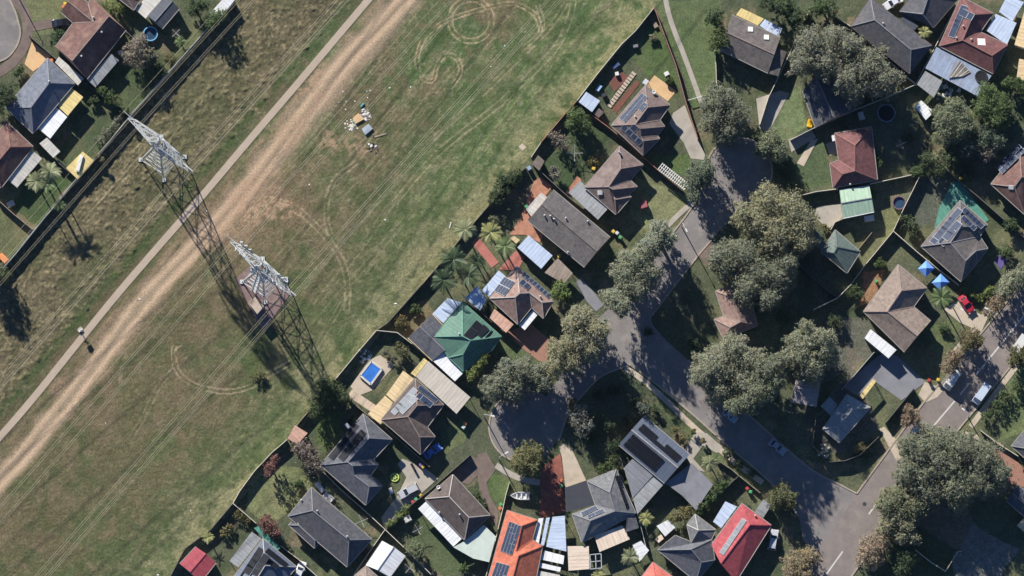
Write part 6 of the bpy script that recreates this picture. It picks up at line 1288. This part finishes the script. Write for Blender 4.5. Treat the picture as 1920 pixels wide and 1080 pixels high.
# ---------------------------------------------------------------- small yard things
def slabthing(name, label, cat, pts, mat, z, th, group=None):
    W = [P(x, y, z) for x, y in pts]; a = (W[1]-W[0]).cross(W[2]-W[0]).z
    if a < 0: W = W[::-1]
    m = MB(); t_ = Vector((0, 0, th)); m.add(W); m.add([p-t_ for p in W][::-1])
    for p, q in zip(W, W[1:]+W[:1]): m.add([p-t_, q-t_, q, p])
    return m.root(name, mat, label, cat, group)
def boxthing(name, label, cat, px, py, dims, rz, mat, group=None, z0=0.03):
    c = P(px, py, dims[2]); m = MB(); x, y, z = dims
    m.box((c.x, c.y, z0+z*0.42), (x, y, z*0.84), rz); m.box((c.x, c.y, z0+z*0.92), (x*0.9, y*0.88, z*0.16), rz); return m.root(name, mat, label, cat, group)
slabthing('mattress', 'grey mattress dumped beside the rubbish heap', 'mattress', [(678, 242), (691, 232), (699, 241), (685, 253)], mk('mattress grey', (166, 176, 184)), 0.45, 0.4)
slabthing('foam_slab', 'orange and cream slab in the middle of the rubbish heap', 'foam slab', [(661, 222), (672, 212), (683, 223), (667, 232)], M_slabtan, 0.4, 0.32)
slabthing('plank', 'loose pale plank beside the burnt rubbish', 'plank', [(702, 255), (724, 249), (725, 251.5), (703, 258)], M_ftimber, 0.16, 0.06)
slabthing('plank', 'short white plank beside the timber fence end', 'plank', [(842, 427), (845, 416), (846.5, 417), (843.5, 428)], M_whitep, 0.16, 0.06)
boxthing('crate', 'teal and white crate above the rubbish heap', 'crate', 679, 197, (1.1, 0.4, 0.3), 0.9, mk('teal plastic', (90, 150, 150)))
M_scrap = [M_whitep, mk('scrap lilac', (208, 190, 206)), mk('scrap cream', (214, 204, 182)), mk('scrap green', (150, 186, 166)), mk('scrap grey', (140, 140, 138))]
def lumpmesh(seed, mat):
    r = np.random.default_rng(seed); bm = bmesh.new(); bmesh.ops.create_icosphere(bm, subdivisions=1, radius=1)
    for v in bm.verts: v.co = v.co*float(r.uniform(0.6, 1.15)); v.co.z = abs(v.co.z)*0.8 if v.co.z > 0 else v.co.z*0.3
    me = bpy.data.meshes.new('rubbish_piece'); bm.to_mesh(me); bm.free(); me.materials.append(mat); return me
LM = [lumpmesh(k, M_scrap[[0, 0, 1, 2, 0, 3, 4, 0][k]]) for k in range(8)]; LMD = [lumpmesh(20+k, [M_black, M_darkgrey_p, mk('burnt brown', (84, 58, 52))][k]) for k in range(3)]
def scrap(px, py, s, me, label, group):
    c = P(px, py, 0); o = bpy.data.objects.new('rubbish_piece', me); o.location = (c.x, c.y, 0.03); o.rotation_euler = (0, 0, rng.uniform(0, 6)); o.scale = (s*rng.uniform(0.7, 1.5), s, s*0.8); link(o); tag(o, label, 'rubbish', group)
for k in range(170):
    a = rng.uniform(0, 6.28); r_ = abs(rng.normal(0, 1))
    px, py = ((659 if k % 2 else 684)+8*math.cos(a)*min(r_, 1.6), (236 if k % 2 else 216)+7*math.sin(a)*min(r_, 1.6)); scrap(px, py, rng.uniform(0.08, 0.28), LM[k % 8], 'pale scrap lying in the white rubbish heap on the grass', 'pale scraps of the white rubbish heap')
for k in range(22):
    px, py = 696+rng.normal(0, 6), 277+rng.normal(0, 7); scrap(px, py, rng.uniform(0.12, 0.38), LMD[k % 3] if k % 6 else LM[k % 8], 'scrap in the dark burnt rubbish pile below the heap', 'scraps of the burnt rubbish pile')
for (px, py) in ((618, 201), (635, 193), (648, 205), (649, 190), (689, 183), (792, 203), (694, 170), (688, 171), (643, 172), (666, 190), (731, 165), (770, 163), (946, 86), (920, 125), (198, 793), (341, 365), (261, 230), (722, 412), (388, 396), (580, 346), (523, 387), (902, 402), (859, 390), (358, 958), (296, 1078), (262, 561), (350, 310), (742, 570)):
    scrap(px, py, rng.uniform(0.14, 0.3), LM[int(rng.integers(8))], 'single pale scrap of litter scattered on the open grass', 'litter scattered on the open grass')
slabthing('sport_mat', 'purple sport mat on the lawn right of the solar house', 'mat', [(1864, 490), (1875, 476), (1891, 485), (1876, 505)], mk('purple mat', (96, 84, 136)), 0.06, 0.05)
slabthing('access_cover', 'square pale access cover in the grass near the garden shed', 'access cover', [(972, 275), (979, 269), (987, 276), (980, 283)], M_conc2, 0.14, 0.12)
gd = dict
for nm, lab, cat, px, py, dm, rz, mt in (
 ('water_tank', 'blue water tank beside the brown garden shed', 'tank', 992, 315, (0.9, 0.9, 1.2), 0.6, mk('tank blue', (140, 156, 178))),
 ('toy_car', 'yellow toy car beside the gum shaded house', 'toy', 1519, 231, (1.1, 1.7, 0.7), -0.2, mk('toy yellow', (238, 186, 40), rough=0.4)),
 ('garden_table', 'white garden table in the shaded yard beside the trampoline', 'table', 1615, 217, (1.2, 1.7, 0.75), 0.3, M_offwhite),
 ('garden_table', 'white table set beside the pale green garage', 'table', 1630, 409, (2.1, 1.2, 0.8), 0.15, M_whitep),
 ('play_tent', 'dusky pink play tent on the shaded front lawn', 'tent', 1207, 384, (1.6, 1.4, 1.3), 0.3, mk('tent pink', (160, 92, 98))),
 ('garden_box', 'white box on the triangular yard lawn above the tan patio', 'box', 1250, 138, (1.0, 0.9, 0.8), 0.5, M_whitep),
 ('rock_pile', 'pale rocks heaped at the left edge yard', 'rocks', 20, 382, (1.6, 1.2, 0.5), 0.5, M_offwhite),
 ('cubby_house', 'orange cubby roof at the far left corridor fence', 'cubby house', 6, 484, (1.3, 2.2, 1.2), 0.8, mk('cubby orange', (214, 140, 92))),
 ('white_sheeting', 'white sheeting along the side of the long dark grey house, upper', 'sheeting', 600, 914, (2.4, 1.0, 0.5), -0.9, M_whitep),
 ('white_sheeting', 'white sheeting along the side of the long dark grey house, lower', 'sheeting', 616, 932, (2.4, 1.2, 0.5), -0.7, M_whitep),
 ('garden_chair', 'white garden chair beside the silver wagon', 'chair', 733, 920, (0.7, 1.3, 0.8), 0.3, M_whitep),
 ('motorbike', 'dark motorbike parked on the concrete drive', 'motorbike', 775, 876, (0.5, 1.9, 0.9), 0.5, M_black),
 ('market_stool', 'blue-white water slide toy in the triangular yard', 'toy', 1123, 165, (0.8, 1.5, 0.6), -0.6, mk('slide blue', (150, 178, 206))),
 ('barbecue', 'dark barbecue beside the grass corner of the triangular yard', 'barbecue', 1133, 178, (1.1, 0.8, 1.0), 0.4, M_darkgrey_p),
 ('sofa', 'blue outdoor sofa on the upper timber deck', 'sofa', 1155, 123, (1.8, 0.8, 0.7), 0.6, mk('sofa blue', (70, 86, 120))),
 ('round_table', 'cream round table on the upper timber deck', 'table', 1157, 138, (0.8, 0.8, 0.75), 0.2, M_whitep),
 ('garden_bench', 'small timber bench near the apex of the triangular yard', 'bench', 1229, 47, (0.9, 1.2, 0.5), 0.5, M_ftimber),
 ('garden_statue', 'stone garden statue in the triangular yard lawn', 'statue', 1192, 86, (1.1, 0.7, 0.8), 0.2, M_concgrey),
 ('scrap_box', 'white box on the lawn beside the brown-red L house', 'box', 225, 98, (0.9, 0.8, 0.6), 0.3, M_whitep),
 ('roof_ladder', 'white kayak lying on the straw coloured shed roof', 'kayak', 150, 309, (0.8, 3.6, 0.3), -0.25, M_whitep),
 ('small_shed', 'little white box shed in the verandah house garden', 'box shed', 764, 973, (1.6, 1.3, 1.6), 0.5, M_offwhite),
 ('hot_water_tank', 'white tank on the charcoal house roof edge', 'tank', 652, 801, (1.2, 0.7, 0.6), -0.9, M_whitep),
 ('skip_trailer', 'white box trailer on the verge by the huge gum', 'trailer', 1717, 806, (1.5, 1.3, 1.0), 0.3, mk('trailer white', (190, 196, 204))),
 ('satellite_box', 'cream planter box in the shaded back yard near the yucca', 'planter', 1237, 1010, (1.6, 1.2, 0.6), 0.7, M_beige)):
    o = boxthing(nm, lab, cat, px, py, dm, rz, mt)
    if nm == 'roof_ladder': o.name = 'kayak'; o.location.z = 2.38
    if nm == 'hot_water_tank': o.location.z = 3.0
    if nm == 'market_stool': o.name = 'slide_toy'
    if nm == 'satellite_box': o.name = 'planter_box'
    if nm == 'skip_trailer': o.name = 'box_trailer'
# planks stored on the metal patio roof and junk below it
for k in range(7):
    px, py = 1785+k*2.2, 136-k*3; A, B = P(1779+k*4, 146-k*0.5, 2.65), P(1800+k*3.2, 114+k*3.4, 2.65)
    m = MB(); m.bar(A, B, 0.24, t2=0.1); m.root('stored_plank', M_offwhite if k % 2 else M_ftimber, 'pale plank stored on the metal patio roof at upper right', 'plank', 'planks stored on the metal patio roof')
for k in range(26): scrap(1775+rng.normal(0, 13), 172+rng.normal(0, 8), rng.uniform(0.2, 0.5), LM[k % 8], 'household junk piled below the metal patio roof at upper right', 'junk piled below the metal patio roof')
for k in range(14): scrap(1545+rng.normal(0, 8), 843+rng.normal(0, 9), rng.uniform(0.2, 0.45), LM[k % 8], 'junk piled in the corner house garden by the angular fence', 'junk in the corner house garden')
for k in range(12): scrap(686+rng.normal(0, 9), 668+rng.normal(0, 7), rng.uniform(0.25, 0.5), LM[(k*3) % 8], 'pool toys and rocks in the shade between pool and fence', 'things between pool and fence')
m = MB(); c = P(740, 895, 0.1); m.ring((c.x, c.y, 0), 0.75, 0.95, 0.03, 0.2, 20)
for k in range(3): a = k*math.pi/3; m.bar((c.x-0.8*math.cos(a), c.y-0.8*math.sin(a), 0.12), (c.x+0.8*math.cos(a), c.y+0.8*math.sin(a), 0.12), 0.12)
m.ring((c.x, c.y, 0), 0.25, 0.4, 0.03, 0.24, 14); m.root('wheel_planter', mk('lime paint', (186, 208, 110)), 'lime green wagon wheel ornament on the charcoal house lawn', 'ornament')
# ---------------------------------------------------------------- thin haze between the aircraft and the ground
m = MB(); m.box((0, 0, 799), (6800, 6800, 1602)); hz = m.obj('haze', [], None); hz['kind'] = 'stuff'; tag(hz, 'thin pale blue haze over the whole suburb', 'haze')
hm = bpy.data.materials.new('haze'); hm.use_nodes = True; hm.node_tree.nodes.clear()
pv = hm.node_tree.nodes.new('ShaderNodeVolumePrincipled'); pv.inputs['Color'].default_value = (0.50, 0.70, 1.0, 1); pv.inputs['Density'].default_value = 4.0e-6; pv.inputs['Anisotropy'].default_value = 0.0
ho = hm.node_tree.nodes.new('ShaderNodeOutputMaterial'); hm.node_tree.links.new(pv.outputs[0], ho.inputs['Volume']); hz.data.materials.clear(); hz.data.materials.append(hm)
print('LEAVES', NLEAF, 'OBJECTS', len(bpy.data.objects))
